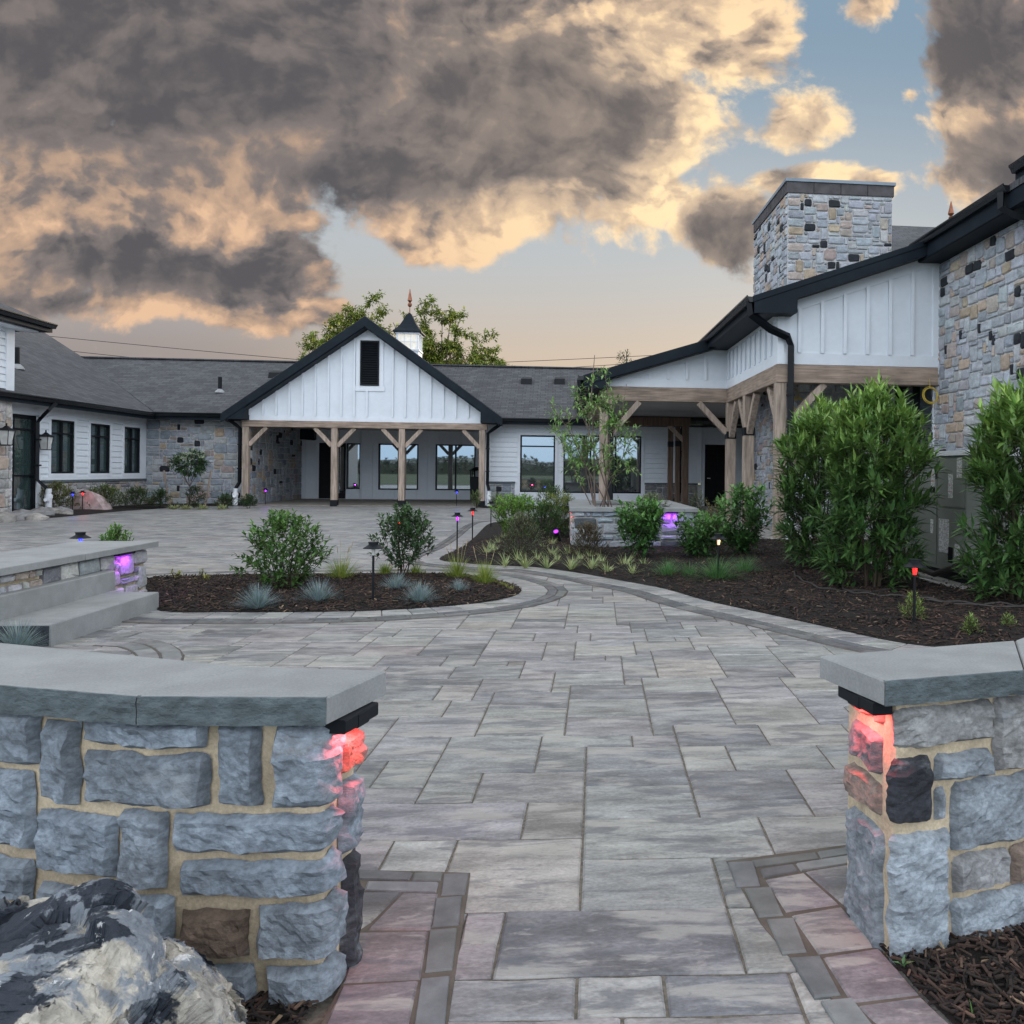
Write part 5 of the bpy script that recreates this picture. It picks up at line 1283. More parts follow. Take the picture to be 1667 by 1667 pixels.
# air handling cabinet behind the laurels
root = thing('air_conditioning_unit', 'grey-green air conditioning cabinet with paper labels between the laurels', 'air conditioner', (4.6, 8.3, 0))
x0, x1, ya, yb = 4.02, 5.5, 7.62, 9.5
m = MB(); m.slab([(x0 - .18, ya - .22), (x1 + .3, ya - .22), (x1 + .3, yb + .3), (x0 - .18, yb + .3)], -.05, .10, bev=.012); m.build('concrete_pad', M_CONC, root)
m = MB(); m.box(x0 + .04, x1 - .04, ya + .04, yb - .04, .10, .20); m.build('base_rail', M_BLACK, root)
m = MB(); m.box(x0, x1, ya, yb, .2, 1.40); fr = FXm(x0)
for q_ in ((ya + .02, ya + .58, .24, .84), (ya + .02, ya + .58, .87, 1.37), (ya + .62, ya + 1.2, .24, 1.37), (ya + 1.24, yb - .02, .24, 1.37)): m.fbox(fr, *q_, .001, .012)
cb_ = m.build('cabinet', M_HVAC, root)
m = MB(); m.hexa([(x0 - .03, ya - .03, 1.40), (x1 + .03, ya - .03, 1.40), (x1 + .03, yb + .03, 1.40), (x0 - .03, yb + .03, 1.40)], [(x0 - .03, ya - .03, 1.45), (x1 + .03, ya - .03, 1.45), (x1 + .03, yb + .03, 1.45), (x0 - .03, yb + .03, 1.45)]); m.build('lid', M_PVC, root)


def hv(u, v): return PX(u, v, x0 - .012)[1:]


def lab_(q_, m_, nm='label_sheet'):
    (ya_, zt), (yb_, zb) = hv(q_[0], q_[1]), hv(q_[2], q_[3]); b = MB(); b.fbox(fr, min(ya_, yb_), max(ya_, yb_), min(zb, zt), max(zb, zt), .012, .0145); b.build(nm, m_, cb_)


for q_ in ((1516, 763, 1522, 792), (1544, 771, 1551, 811), (1529, 844, 1544.5, 901), (1558, 745, 1566, 778), (1515, 845, 1519, 868), (1554, 885, 1562, 910)): lab_(q_, M_PAPER)
for q_ in ((1516, 771, 1522, 772), (1516, 783, 1522, 784), (1544, 789, 1551, 790), (1544, 800, 1551, 801)): 
    (ya_, zt), (yb_, zb) = hv(q_[0], q_[1]), hv(q_[2], q_[3]); b = MB(); b.fbox(fr, min(ya_, yb_), max(ya_, yb_), min(zb, zt), max(zb, zt), .0148, .0155); b.build('label_stripe', M_ORANGE, cb_)
for q_ in ((1543.5, 890, 1551, 917), (1515, 793, 1522, 802), (1523, 766, 1525, 780)): lab_(q_, M_BLACK, 'access_port')
m = MB(); m.tube([(x0 - .05, yb - .2, .30), (x0 - .10, yb - .6, .24), (x0 - .13, ya + .9, .19), (x0 - .13, ya + .4, .16), (x0 - .08, ya + .1, .26), (x0 + .0, ya - .03, .38)], .032, 8); m.build('refrigerant_hose', M_HOSE, root)
# drip irrigation tubes on the mulch
m = MB()
for L in ([(1470, 940), (1400, 945), (1330, 938), (1297, 943), (1296, 955), (1320, 968), (1360, 976), (1420, 978), (1470, 974), (1477, 966), (1462, 960)], [(1380, 960), (1371, 970), (1385, 980), (1430, 986), (1500, 990), (1560, 996), (1640, 1001), (1690, 1004)], [(1508, 992), (1580, 1000), (1690, 1009)]):
    P_ = catmull([G(u, v)[:2] for u, v in L], 6); m.tube([(x, y, hmul(x, y, RBED, .07) + .016 + .008 * math.sin(i * 1.3)) for i, (x, y) in enumerate(P_)], .010, 6)
tag(m.build('drip_tube', M_HOSE), 'thin black drip irrigation tubing looping over the mulch below the laurels', 'irrigation tube')


# path lights
def path_light(colr):
    root = thing('path_light', 'path light', 'path light', (0, 0, 0), 'path lights')
    m = MB(); m.lathe([(.0105, -.05), (.0105, .475)], 10); m.build('stem', M_BLACK, root)
    m = MB(); m.lathe([(.088, .500), (.090, .503), (.05, .527), (.042, .534), (.042, .552), (.047, .553), (.047, .558), (.0, .559)], 24); m.build('hat', M_BLACK, root)
    m = MB(); m.lathe([(.0125, .44), (.0155, .46), (.017, .502)], 12); lo_ = m.build('lens', M_EM[colr] if colr != 'off' else M_CLEARL, root)
    if colr != 'off':
        ld = bpy.data.lights.new('path_light_glow', 'POINT'); ld.energy = {'red': .55, 'blue': .6, 'purple': .8, 'warm': .15}[colr]; ld.color = GLOW[colr]; ld.shadow_soft_size = .015
        lo = bpy.data.objects.new('path_light_glow', ld); COL.objects.link(lo); lo.parent = root; lo.location = (.03, -.03, .478)
    return root


first = {}
PLS = [((607, 985), 'off', 'unlit path light in the island bed beside the round leafy bush'), ((744, 895), 'purple', 'purple glowing path light at the tip of the right mulch bed'), ((769, 880), 'red', 'red glowing path light second from the tip of the right bed'),
       ((799, 860), 'off', 'unlit path light third along the right bed edge'), ((860, 850), 'blue', 'blue glowing path light behind the bright green shrub'), ((432, 823), 'purple', 'purple glowing path light by the left corner of the portico'),
       ((743, 825), 'blue', 'blue glowing path light in front of the right portico window'), ((118, 836), 'blue', 'blue glowing path light by the pink boulder at the left house'), ((134, 833), 'red', 'red glowing path light just in front of the pink boulder'),
       ((1169, 955), 'warm', 'warm white path light in front of the green mounding grass'), ((1488, 1030), 'red', 'red glowing path light in front of the tall laurels'), ((649, 907), 'red', 'red glowing path light behind the round leafy bush')]
for (uv, colr, lab) in PLS:
    q_ = G(*uv)
    if colr not in first:
        r_ = path_light(colr); r_['label'] = lab; r_.location = q_; first[colr] = r_
    else: dup(first[colr], q_, label=lab)
q_ = PY(131, 870, 8.25); dup(first['blue'], (q_[0], 8.25, 0), label='blue glowing path light rising behind the seat wall cap')
# small uplight
q_ = G(907, 892); root = thing('spotlight', 'small black spotlight with a purple lens tilted up in the right bed', 'spotlight', q_)
m = MB(); m.tube([(q_[0], q_[1], 0), (q_[0], q_[1], .12)], .012, 6); m.build('stake', M_BLACK, root)
m = MB(); a, b = Vector((q_[0] + .02, q_[1] + .05, .12)), Vector((q_[0] - .02, q_[1] - .07, .26)); m.tube([a, b], .045, 14); bo = m.build('lamp_body', M_BLACK, root)
m = MB(); d = (b - a).normalized(); m.tube([b + d * .001, b + d * .006], .037, 14); m.build('lens', M_EM['purple'], bo)

# ================================================================== PLANTS
UPV = Vector((0, 0, 1))


def vary(c, rng, k=.22):
    f = rng.uniform(1 - k, 1 + k); return (c[0] * f * rng.uniform(.9, 1.12), c[1] * f, c[2] * f * rng.uniform(.85, 1.15))


def lerp(a, b, t): return tuple(x + (y - x) * t for x, y in zip(a, b))


def twig(lf, st, p_, d, L, n, LL, LW, cols, rng, r=.004, droop=.0, whorl=0, stemc=(.06, .05, .03), jit=.5, fold=.22):
    """a shoot carrying leaves"""
    d = d.normalized(); e = p_ + d * L
    if st is not None: st.tube([p_, p_ + d * L * .5 + Vector((0, 0, -.02 * L)), e], r, 4, stemc, r * .45)
    ph = rng.uniform(0, 6.28); o = d.orthogonal().normalized(); o2 = d.cross(o)
    for i in range(n):
        t = (i + 1) / n if whorl == 0 else min(1, .45 + .55 * (i + 1) / n)
        a = ph + i * 2.4; out_ = o * math.cos(a) + o2 * math.sin(a)
        ld = (out_ * (1 - .35 * t) + d * ((.35 + .75 * t) if not whorl else (.32 + .6 * t)) + Vector((rng.gauss(0, .2), rng.gauss(0, .2), rng.gauss(0, .15) - droop)) * jit).normalized()
        q_ = p_ + d * (L * t); s_ = rng.uniform(.7, 1.12) * (1 - .25 * (t > .93))
        c = vary(lerp(cols[0], cols[1], min(1, max(0, t * .6 + rng.uniform(-.15, .4)))), rng)
        lf.leaf(q_, ld, UPV if abs(ld.z) < .93 else out_, LL * s_, LW * s_, c, fold)


def bush(name, label, cat, loc, h, rx, seed, ntw, nleaf, LL, LW, cols, stems=7, shape='round', twl=.18, up=.35, group=None, stemc=(.06, .045, .03), droop=0.1, bare=.15, whorl=0, tipc=None, flowers=None, fold=.22, leaders=0):
    rng = random.Random(seed); root = thing(name, label, cat, loc, group)
    lf, st = MB(), MB(); o = Vector(loc)
    # uneven crown: a few lobes of different reach
    lobes = [(rng.uniform(0, 6.28), rng.uniform(-.1, 1), rng.uniform(.68, 1.16)) for _ in range(11)]
    tips = []
    for k in range(ntw):
        for _ in range(20):
            az, t = rng.uniform(0, 6.28), rng.random() ** .8
            z = bare + (1 - bare) * t
            if shape == 'round': prof = math.sin(math.pi * min(1, max(.02, (z - bare * .5) / (1 - bare * .5) * .92 + .06))) ** .6
            elif shape == 'column': prof = (min(1, z * 2.6 + .62)) * (1 if z < .8 else max(.35, 1 - ((z - .8) / .27) ** 2))
            elif shape == 'vase': prof = .35 + .65 * min(1, z * 1.3) if z < .85 else .75
            elif shape == 'dome': prof = math.sqrt(max(.03, 1 - z * z))
            elif shape == 'ball': prof = math.sqrt(max(.02, 1 - (2 * z - 1) ** 2))
            w_ = 1.0
            for (la, lz, lr) in lobes:
                dd = abs((az - la + 3.14) % 6.28 - 3.14)
                if dd < .9 and abs(z - lz) < .4: w_ = lr
            rr = prof * rx * w_ * (rng.random() ** .42)
            break
        p_ = o + Vector((math.cos(az) * rr, math.sin(az) * rr, h * z * rng.uniform(.93, 1.0)))
        outd = Vector((math.cos(az), math.sin(az), 0)) * (.25 + rr / max(rx, .01)) * (1 - .4 * z) + Vector((0, 0, up + z * .6)) + Vector((rng.gauss(0, .25), rng.gauss(0, .25), rng.gauss(0, .15)))
        d = outd.normalized(); L = twl * rng.uniform(.6, 1.3)
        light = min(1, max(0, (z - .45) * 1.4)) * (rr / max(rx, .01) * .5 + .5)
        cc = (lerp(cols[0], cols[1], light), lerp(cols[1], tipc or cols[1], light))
        twig(lf, st, p_ - d * L * .6, d, L, nleaf, LL, LW, cc, rng, .0035, droop, whorl, stemc, fold=fold)
        tips.append((p_ + d * L * .4, z))
    for k in range(leaders):
        az, rr = rng.uniform(0, 6.28), rx * rng.uniform(.05, .75); zt = h * (1.02 - .30 * (rr / rx) ** 2 + rng.uniform(-.04, .07))
        p_ = o + Vector((math.cos(az) * rr, math.sin(az) * rr, zt)); d = Vector((math.cos(az) * .3, math.sin(az) * .3, 1)).normalized(); L = twl * rng.uniform(1.1, 1.7)
        twig(lf, st, p_ - d * L * .7, d, L, nleaf + 3, LL * .95, LW * .85, (cols[1], tipc or cols[1]), rng, .0035, -.35, 0, stemc, fold=fold); tips.append((p_, 1))
    for k in range(stems):
        az = k * 2.4 + rng.uniform(-.4, .4); tgt = rng.choice(tips)[0]
        b = o + Vector((math.cos(az), math.sin(az), 0)) * rx * .12; m_ = b * .45 + tgt * .55 + Vector((0, 0, h * .08)); m_.x = o.x + (m_.x - o.x) * .8; m_.y = o.y + (m_.y - o.y) * .8
        st.tube([b - Vector((0, 0, .04)), b * .6 + m_ * .4 + Vector((0, 0, h * .05)), m_, tgt], .009 * max(.5, h), 5, stemc, .003)
    lf.build('foliage', M_LEAF, root); st.build('stem', M_STEM, root)
    if flowers:
        n, fc, fr_ = flowers; fl = MB()
        for k in range(n):
            q_, z = rng.choice([t for t in tips if t[1] > .55] or tips)
            for j in range(22):
                d = Vector((rng.gauss(0, 1), rng.gauss(0, 1), rng.gauss(0, 1))).normalized(); fl.leaf(q_ + d * fr_ * rng.uniform(.3, 1), d, UPV, fr_ * .5, fr_ * .4, vary(fc, rng, .12))
        fl.build('flower', M_FLOWER, root)
    return root


def tuft(name, label, cat, loc, n, L, W, c0, c1, seed, lean=(.1, 1.1), curve=(.3, .9), r0=.04, group=None, seeds=0):
    rng = random.Random(seed); root = thing(name, label, cat, loc, group); m = MB(); o = Vector(loc)
    for k in range(n):
        az = rng.uniform(0, 6.28); t = rng.random()
        m.blade(o + Vector((math.cos(az) * r0 * t, math.sin(az) * r0 * t, -.01)), az + rng.uniform(-.4, .4), lean[0] + (lean[1] - lean[0]) * t, L * rng.uniform(.6, 1.1), W * rng.uniform(.7, 1.2), vary(lerp(c0, c1, rng.random()), rng, .15), rng.uniform(*curve), 4)
    m.build('blades', M_GRASSB, root)
    if seeds:
        s_ = MB()
        for k in range(seeds):
            az = rng.uniform(0, 6.28); a = o + Vector((math.cos(az) * .02, math.sin(az) * .02, 0)); b = a + Vector((math.cos(az) * .1, math.sin(az) * .1, L * rng.uniform(1.2, 1.5)))
            s_.tube([a, a * .4 + b * .6, b], .0015, 4, (.30, .28, .13)); s_.tube([b - (b - a) * .18, b], .004, 5, (.34, .27, .16), .002)
        s_.build('seed_head', M_GRASSB, root)
    return root


GP = lambda u, v, z=.03: G(u, v, z)
DG, MG, LG = (.018, .042, .014), (.042, .095, .024), (.10, .19, .05)
# island bed
bush('leafy_shrub', 'green loose leafy shrub at the left of the island bed', 'shrub', GP(462, 962), .72, .40, 101, 165, 9, .074, .040, ((.022, .055, .016), (.055, .12, .03)), 9, 'round', .17, .5, tipc=(.075, .14, .04), bare=.08)
bush('leafy_shrub', 'dark green round leafy shrub behind the unlit path light', 'shrub', GP(655, 941), .76, .37, 102, 165, 9, .066, .036, ((.016, .038, .017), (.035, .075, .03)), 8, 'round', .15, .5, tipc=(.05, .095, .04), bare=.2)
fes = [((420, 988), 1.0, 'leftmost blue fescue tuft at the front of the island bed'), ((518, 980), 1.04, 'blue fescue tuft in front of the green leafy shrub, second from left'), ((645, 963), .92, 'blue fescue tuft behind, below the round dark shrub'), ((683, 979), .92, 'blue fescue tuft right of the unlit path light at the bed front'), ((747, 965), .66, 'smallest blue fescue tuft at the right end of the island bed'), ((28, 1056), .95, 'blue fescue tuft against the end of the bottom stone step')]
FC0, FC1 = (.10, .15, .16), (.25, .31, .32)
f1 = None
for k, (uv, s_, lab) in enumerate(fes):
    q_ = GP(*uv)
    if k < 2:
        r_ = tuft('blue_fescue', lab, 'grass tuft', (0, 0, 0), 620, .225, .0038, FC0, FC1, 110 + k, (.15, 1.35), (.1, .5), .045, 'blue fescue tufts'); r_.location = q_; r_.scale = (s_,) * 3; f1 = (f1 or []) + [r_]
    else: dup(f1[k % 2], q_, k * 1.3, s_, lab, 'blue fescue tufts')
YG0, YG1 = (.10, .15, .025), (.24, .29, .06)
gr_ = [((555, 945), .30, 5, 'lime green ornamental grass between the two island shrubs'), ((744, 944), .30, 6, 'lime green ornamental grass left of the pair at the bed tip'), ((788, 951), .27, 4, 'lime green ornamental grass nearest the island bed tip')]
for k, (uv, L, sd_, lab) in enumerate(gr_): tuft('ornamental_grass', lab, 'grass', GP(*uv), 300, L, .005, YG0, YG1, 120 + k, (.05, .95), (.2, .7), .06, 'lime ornamental grasses', sd_)
for k, (uv, lab) in enumerate((((628, 936), 'short lime grass tuft below the left of the round dark shrub'), ((676, 938), 'short lime grass tuft below the right of the round dark shrub'))): tuft('ornamental_grass', lab, 'grass', GP(*uv), 260, .19, .005, YG0, YG1, 130 + k, (.05, 1.1), (.2, .8), .06, 'lime ornamental grasses')
for k, (uv, lab) in enumerate((((286, 945), 'tiny pale seedling at the far left edge of the island mulch'), ((328, 950), 'small yellow-green seedling in the left island mulch'))):
    bush('seedling', lab, 'seedling', GP(*uv), .10 + .02 * k, .07, 140 + k, 9, 6, .04, .016, ((.10, .12, .03), (.22, .22, .06)), 3, 'dome', .06, group='seedlings in the island mulch')
m = MB()
# low yellow edging plants along the back of the island bed
rg = random.Random(9)
for k, (a, b, n) in enumerate((((800, 947), (838, 958), 26), ((545, 942), (600, 940), 20))):
    for i in range(n):
        t = rg.random(); q_ = GP(a[0] + (b[0] - a[0]) * t, a[1] + (b[1] - a[1]) * t + rg.uniform(0, 3)); 
        for j in range(7): m.blade(q_, rg.uniform(0, 6.28), rg.uniform(.5, 1.4), rg.uniform(.03, .08), .006, vary((.20, .21, .06), rg), .4, 2)
stuff(tag(m.build('ground_cover', M_GRASSB), 'low yellow-green ground cover along the back edge of the island bed', 'ground cover'))

# right bed: variegated tufts
LIR = [(822, 921), (842, 914), (856, 923), (875, 914), (890, 923), (897, 908), (907, 916), (926, 908), (930, 926), (945, 916), (961, 912), (963, 927), (980, 920), (988, 932), (1017, 926), (1030, 936), (1049, 926), (792, 906), (800, 897), (812, 889), (820, 880), (806, 903), (884, 897), (898, 890)]
LABL = ['leftmost tuft of the front row, nearest the island', 'second tuft of the front row', 'tuft at the front below the grey-green shrub', 'tuft just right of the grey-green shrub', 'front tuft below the purple spotlight', 'back tuft right below the purple spotlight', 'tuft between two others under the spotlight', 'tall tuft left of the brown shrub', 'front tuft below the left of the brown shrub', 'tuft in front of the brown shrub', 'tuft below the right of the brown shrub', 'front tuft at the path edge right of the brown shrub', 'tuft below the left edge of the stone planter', 'front tuft at the path edge below the planter', 'left tuft of the three below the leafy hydrangea', 'front tuft of the three below the leafy hydrangea', 'right tuft of the three below the leafy hydrangea', 'lowest of the tufts climbing left of the grey-green shrub', 'second lowest of the tufts left of the grey-green shrub', 'third tuft up the left of the grey-green shrub', 'topmost tuft left of the grey-green shrub', 'tuft squeezed between the lower left tufts and the grey-green shrub', 'lower tuft right of the grey-green shrub', 'upper tuft right of the grey-green shrub']
lp = []
for k, (uv, lab) in enumerate(zip(LIR, LABL)):
    q_ = GP(*uv); lab = 'cream striped ' + lab
    if k < 3:
        r_ = tuft('variegated_tuft', lab, 'plant', (0, 0, 0), 30 + 6 * k, .215, .012, (.15, .20, .075), (.38, .42, .22), 150 + k, (.1, 1.0), (.3, .9), .025, 'variegated tufts in the right bed'); r_.location = q_; lp.append(r_)
    else: dup(lp[k % 3], q_, k * 2.1, .85 + .25 * ((k * 37) % 10) / 10, lab, 'variegated tufts in the right bed')
for k, (uv, L, n, lab) in enumerate((((1087, 941), .27, 420, 'leftmost fine green mounding grass in the right bed'), ((1122, 943), .24, 340, 'second fine green mounding grass from the left'), ((1168, 949), .36, 760, 'largest fine green mounding grass behind the warm path light'), ((1212, 937), .29, 420, 'rightmost fine green mounding grass in the right bed'))):
    tuft('mounding_grass', lab, 'grass', GP(*uv), n, L, .0042, (.035, .095, .03), (.11, .23, .085), 170 + k, (.05, 1.2), (.5, 1.1), .09, 'mounding grasses')
bush('grey_green_shrub', 'grey-green fine leaved shrub in the right bed, left of the spotlight', 'shrub', GP(850, 908), .58, .36, 180, 330, 10, .034, .013, ((.03, .045, .025), (.10, .125, .075)), 8, 'dome', .13, .3, tipc=(.15, .17, .11), bare=.02)
bush('bright_green_shrub', 'bright green shrub at the back left of the right bed', 'shrub', GP(838, 878), .72, .45, 181, 230, 9, .075, .03, ((.035, .085, .015), (.10, .21, .03)), 8, 'vase', .17, .9, tipc=(.16, .29, .05), bare=.05)
bush('dark_green_shrub', 'dark green shrub between the bright shrub and the planter', 'shrub', GP(888, 880), .60, .42, 182, 210, 9, .055, .024, ((.012, .035, .010), (.035, .085, .02)), 8, 'dome', .16, .4, bare=.02)
bush('yellow_green_shrub', 'yellow-green leafy shrub leaning on the left planter side', 'shrub', GP(912, 872), .75, .30, 183, 110, 9, .07, .026, ((.035, .075, .016), (.12, .17, .03)), 7, 'vase', .18, .5, tipc=(.24, .24, .05), bare=.05)
bush('green_hedge_shrub', 'green shrub behind the purple lit planter end, in front of the siding', 'shrub', G(900, 842, .03), .75, .62, 184, 200, 8, .07, .03, ((.018, .045, .012), (.06, .12, .03)), 7, 'dome', .2, .4, bare=.05)
bush('bronze_shrub', 'bronze brown fine leaved shrub in front of the planter corner', 'shrub', GP(957, 908), .46, .29, 185, 280, 10, .03, .012, ((.035, .038, .02), (.10, .085, .05)), 9, 'dome', .13, .5, tipc=(.15, .10, .065), bare=.02)
HY = ((.016, .052, .016), (.05, .125, .035))
bush('leafy_hydrangea', 'leafy green hydrangea in front of the planter, left of the purple light', 'shrub', GP(1043, 914), .74, .37, 186, 130, 8, .115, .058, HY, 10, 'vase', .22, .7, tipc=(.13, .25, .075), bare=.25, droop=.35)
bush('leafy_hydrangea', 'lower leafy green hydrangea at the right planter corner', 'shrub', GP(1143, 912), .55, .34, 187, 100, 8, .115, .058, HY, 8, 'vase', .2, .6, tipc=(.11, .22, .065), bare=.1, droop=.35)
bush('leafy_hydrangea', 'tall leafy green hydrangea right of the planter by the porch', 'shrub', GP(1208, 908), .95, .42, 188, 150, 8, .115, .056, HY, 9, 'vase', .22, .8, tipc=(.13, .26, .08), bare=.1, droop=.35)
bush('seeding_perennial', 'tan seeding perennial behind the right hydrangeas', 'plant', GP(1166, 885), .72, .25, 189, 70, 8, .05, .016, ((.07, .08, .03), (.16, .15, .06)), 8, 'vase', .2, .9, tipc=(.22, .18, .09))
bush('small_conifer', 'narrow dark conifer right of the planter cap', 'shrub', GP(1134, 880), .85, .14, 190, 90, 9, .05, .012, ((.02, .035, .018), (.07, .095, .05)), 4, 'column', .12, .8)
# laurels
LA = ((.012, .031, .014), (.056, .118, .036))
LKW = dict(stems=6, shape='column', up=.45, tipc=(.18, .29, .07), bare=.03, leaders=34, droop=-.12, whorl=1, group='tall cherry laurels', fold=.16)
bush('cherry_laurel', 'tall dark cherry laurel next to the porch downspout, leftmost', 'laurel', GP(1335, 930), 1.80, .52, 201, 400, 11, .19, .047, LA, twl=.24, **LKW)
bush('cherry_laurel', 'tall bright topped cherry laurel left of the air conditioning unit', 'laurel', GP(1420, 963), 1.84, .50, 202, 430, 11, .19, .048, LA, twl=.24, **LKW)
bush('cherry_laurel', 'tall cherry laurel at the right edge in front of the air conditioning unit', 'laurel', GP(1655, 985), 1.80, .44, 203, 380, 11, .19, .048, LA, twl=.25, **LKW)
for k, (uv, h, lab) in enumerate((((1486, 1018), .23, 'small needle leaved sprig behind the red path light'), ((1580, 1036), .13, 'small needle leaved sprig at the front right of the mulch'), ((1641, 1031), .12, 'sparse seedling at the right edge of the mulch'))):
    bush('small_sprig', lab, 'plant', GP(*uv), h, h * .42, 210 + k, (70, 46, 26)[k], 9, .04, .006, ((.05, .10, .02), (.15, .24, .06)), 5, 'dome', .07, .9, bare=.02, group='small sprigs in the mulch')
m = MB(); rg = random.Random(4)
m.blade(G(1584, 1662), 2.0, .12, .045, .006, (.07, .17, .035), .3, 3); m.blade(G(1586, 1664), 4.0, .3, .02, .005, (.07, .17, .035), .3, 3)
tag(m.build('grass_seedling', M_GRASSB), 'single bright grass shoot in the mulch at the bottom right', 'grass')
m = MB(); o = Vector(G(1470, 1572, .03))
for az, L in ((.4, .03), (2.6, .032), (1.4, .026), (4.5, .02)): m.leaf(o, Vector((math.cos(az), math.sin(az) * .5 - .3, .5)), UPV, L, .009, (.035, .09, .03))
tag(m.build('weed', M_LEAF), 'tiny green weed at the foot of the right wall', 'weed')
bush('low_green_shrub', 'low green shrub peeping over the seat wall cap', 'shrub', (PY(190, 880, 8.6)[0], 8.6, .0), .58, .24, 215, 130, 9, .05, .022, ((.02, .055, .012), (.07, .16, .03)), 5, 'dome', .12, .6, tipc=(.10, .2, .04))
# left house bed
for k, (uv, h, r_, c, lab) in enumerate((((93, 832), .72, .62, ((.03, .05, .015), (.11, .12, .04)), 'olive green spreading shrub below the white downspout boot'), ((170, 829), .62, .70, ((.025, .048, .015), (.08, .11, .035)), 'olive shrub right of the pink boulder'), ((222, 827), .55, .55, ((.012, .03, .010), (.035, .065, .02)), 'dark green shrub where siding meets the stone wall'), ((262, 826), .50, .34, ((.012, .03, .010), (.03, .06, .02)), 'dark green shrub beside the left tree stake'), ((368, 826), .36, .34, ((.010, .03, .010), (.028, .06, .02)), 'low dark shrub between the right stake and the downspout'), ((396 + 8, 826), .34, .26, ((.010, .03, .010), (.028, .06, .02)), 'small dark shrub at the foot of the left portico post'))):
    q_ = G(*uv, .03); bush('garden_shrub', lab, 'shrub', q_, h, r_, 220 + k, int(150 * max(.5, r_ / .5)), 8, .075, .03, c, 5, 'dome', .18, .4, group='shrubs along the left house')
q_ = G(317, 826, .03); bush('clipped_ball', 'clipped dark green ball beside the little tree stem', 'shrub', q_, .62, .31, 230, 260, 8, .04, .02, ((.008, .022, .008), (.022, .045, .016)), 5, 'ball', .1, .2, bare=.02)
for k, (u, lab) in enumerate(((283, 'pale low plant left of the little tree'), (303, 'pale low plant at the foot of the little tree'), (330, 'pale low plant right of the dark ball'), (362, 'pale low plant before the low dark shrub'))): tuft('pale_low_plant', lab, 'plant', G(u, 828, .02), 60, .2, .03, (.16, .20, .08), (.32, .33, .18), 235 + k, (.3, 1.3), (.3, .8), .12, 'pale low plants by the stone wall')


def tree(name, label, loc, trunk, branches, seed, LL, LW, cols, per, spread, twl, group=None, r0=.03, stemc=(.09, .07, .055), tipc=None, props=(), crown='crown'):
    """branches: polylines in world space, each carrying leafy shoots from 'start' on"""
    rng = random.Random(seed); root = thing(name, label, 'tree', loc, group); tr, br, lf = MB(), MB(), MB()
    for P_, r, e in trunk: tr.tube(P_, r, 8, stemc, e)
    for P_, r, start, n in branches:
        P_ = [Vector(p_) for p_ in P_]; br.tube(P_, r, 5, stemc, r * .35)
        L = [0.0]
        for a, b in zip(P_[:-1], P_[1:]): L.append(L[-1] + (b - a).length)
        for k in range(n):
            s_ = L[-1] * (start + (1 - start) * rng.random() ** .8)
            for i in range(len(L) - 1):
                if s_ <= L[i + 1]: break
            t = (s_ - L[i]) / max(1e-6, L[i + 1] - L[i]); q_ = P_[i].lerp(P_[i + 1], t); d0 = (P_[i + 1] - P_[i]).normalized()
            d = (d0 * .6 + Vector((rng.gauss(0, 1), rng.gauss(0, 1), rng.gauss(.15, .6))) * spread).normalized()
            twig(lf, br, q_, d, twl * rng.uniform(.5, 1.3), per, LL, LW, (cols[0], cols[1] if rng.random() < .7 else (tipc or cols[1])), rng, r * .3, .25, 0, stemc)
    if trunk: tr.build('trunk', M_STEM, root)
    br.build('branches', M_STEM, root); lf.build(crown, M_LEAF, root)
    return root


# young multi-stem tree in the planter
rg = random.Random(31); Yt = 13.0; base = Vector((.75, Yt, .5)); brs = []
for (u, v, r, dy) in ((968, 578, .016, .1), (935, 620, .013, -.2), (893, 655, .012, -.4), (1020, 625, .013, .3), (1005, 668, .011, -.3), (952, 640, .013, .4), (900, 700, .010, .2), (1035, 700, .010, .0), (985, 610, .013, -.1), (920, 668, .011, .5)):
    t = Vector(PY(u, v, Yt + dy)); b = base + Vector((rg.uniform(-.22, .12), rg.uniform(-.15, .15), 0)); m1 = b.lerp(t, .4) + Vector((rg.uniform(-.08, .08), rg.uniform(-.1, .1), .12)); m2 = b.lerp(t, .72) + Vector((rg.uniform(-.08, .08), rg.uniform(-.1, .1), .06))
    brs.append(([b, m1, m2, t], r, .3, 11))
    for k in range(3):
        p_ = b.lerp(t, rg.uniform(.35, .8)); e = p_ + Vector((rg.uniform(-.4, .4), rg.uniform(-.3, .3), rg.uniform(.05, .4))); brs.append(([p_, p_.lerp(e, .5) + Vector((0, 0, .03)), e], .006, .25, 5))
tree('young_tree', 'slender young multi-stem tree with sparse pale green leaves in the planter', base, [], brs, 33, .125, .036, ((.07, .15, .04), (.15, .25, .08)), 6, .7, .19, tipc=(.23, .32, .13), stemc=(.15, .11, .09))
bush('planter_perennial', 'silvery low foliage filling the planter behind the cap', 'plant', (1.45, 12.9, .5), .32, .34, 40, 90, 8, .05, .022, ((.06, .08, .05), (.16, .19, .13)), 4, 'dome', .12, .5)
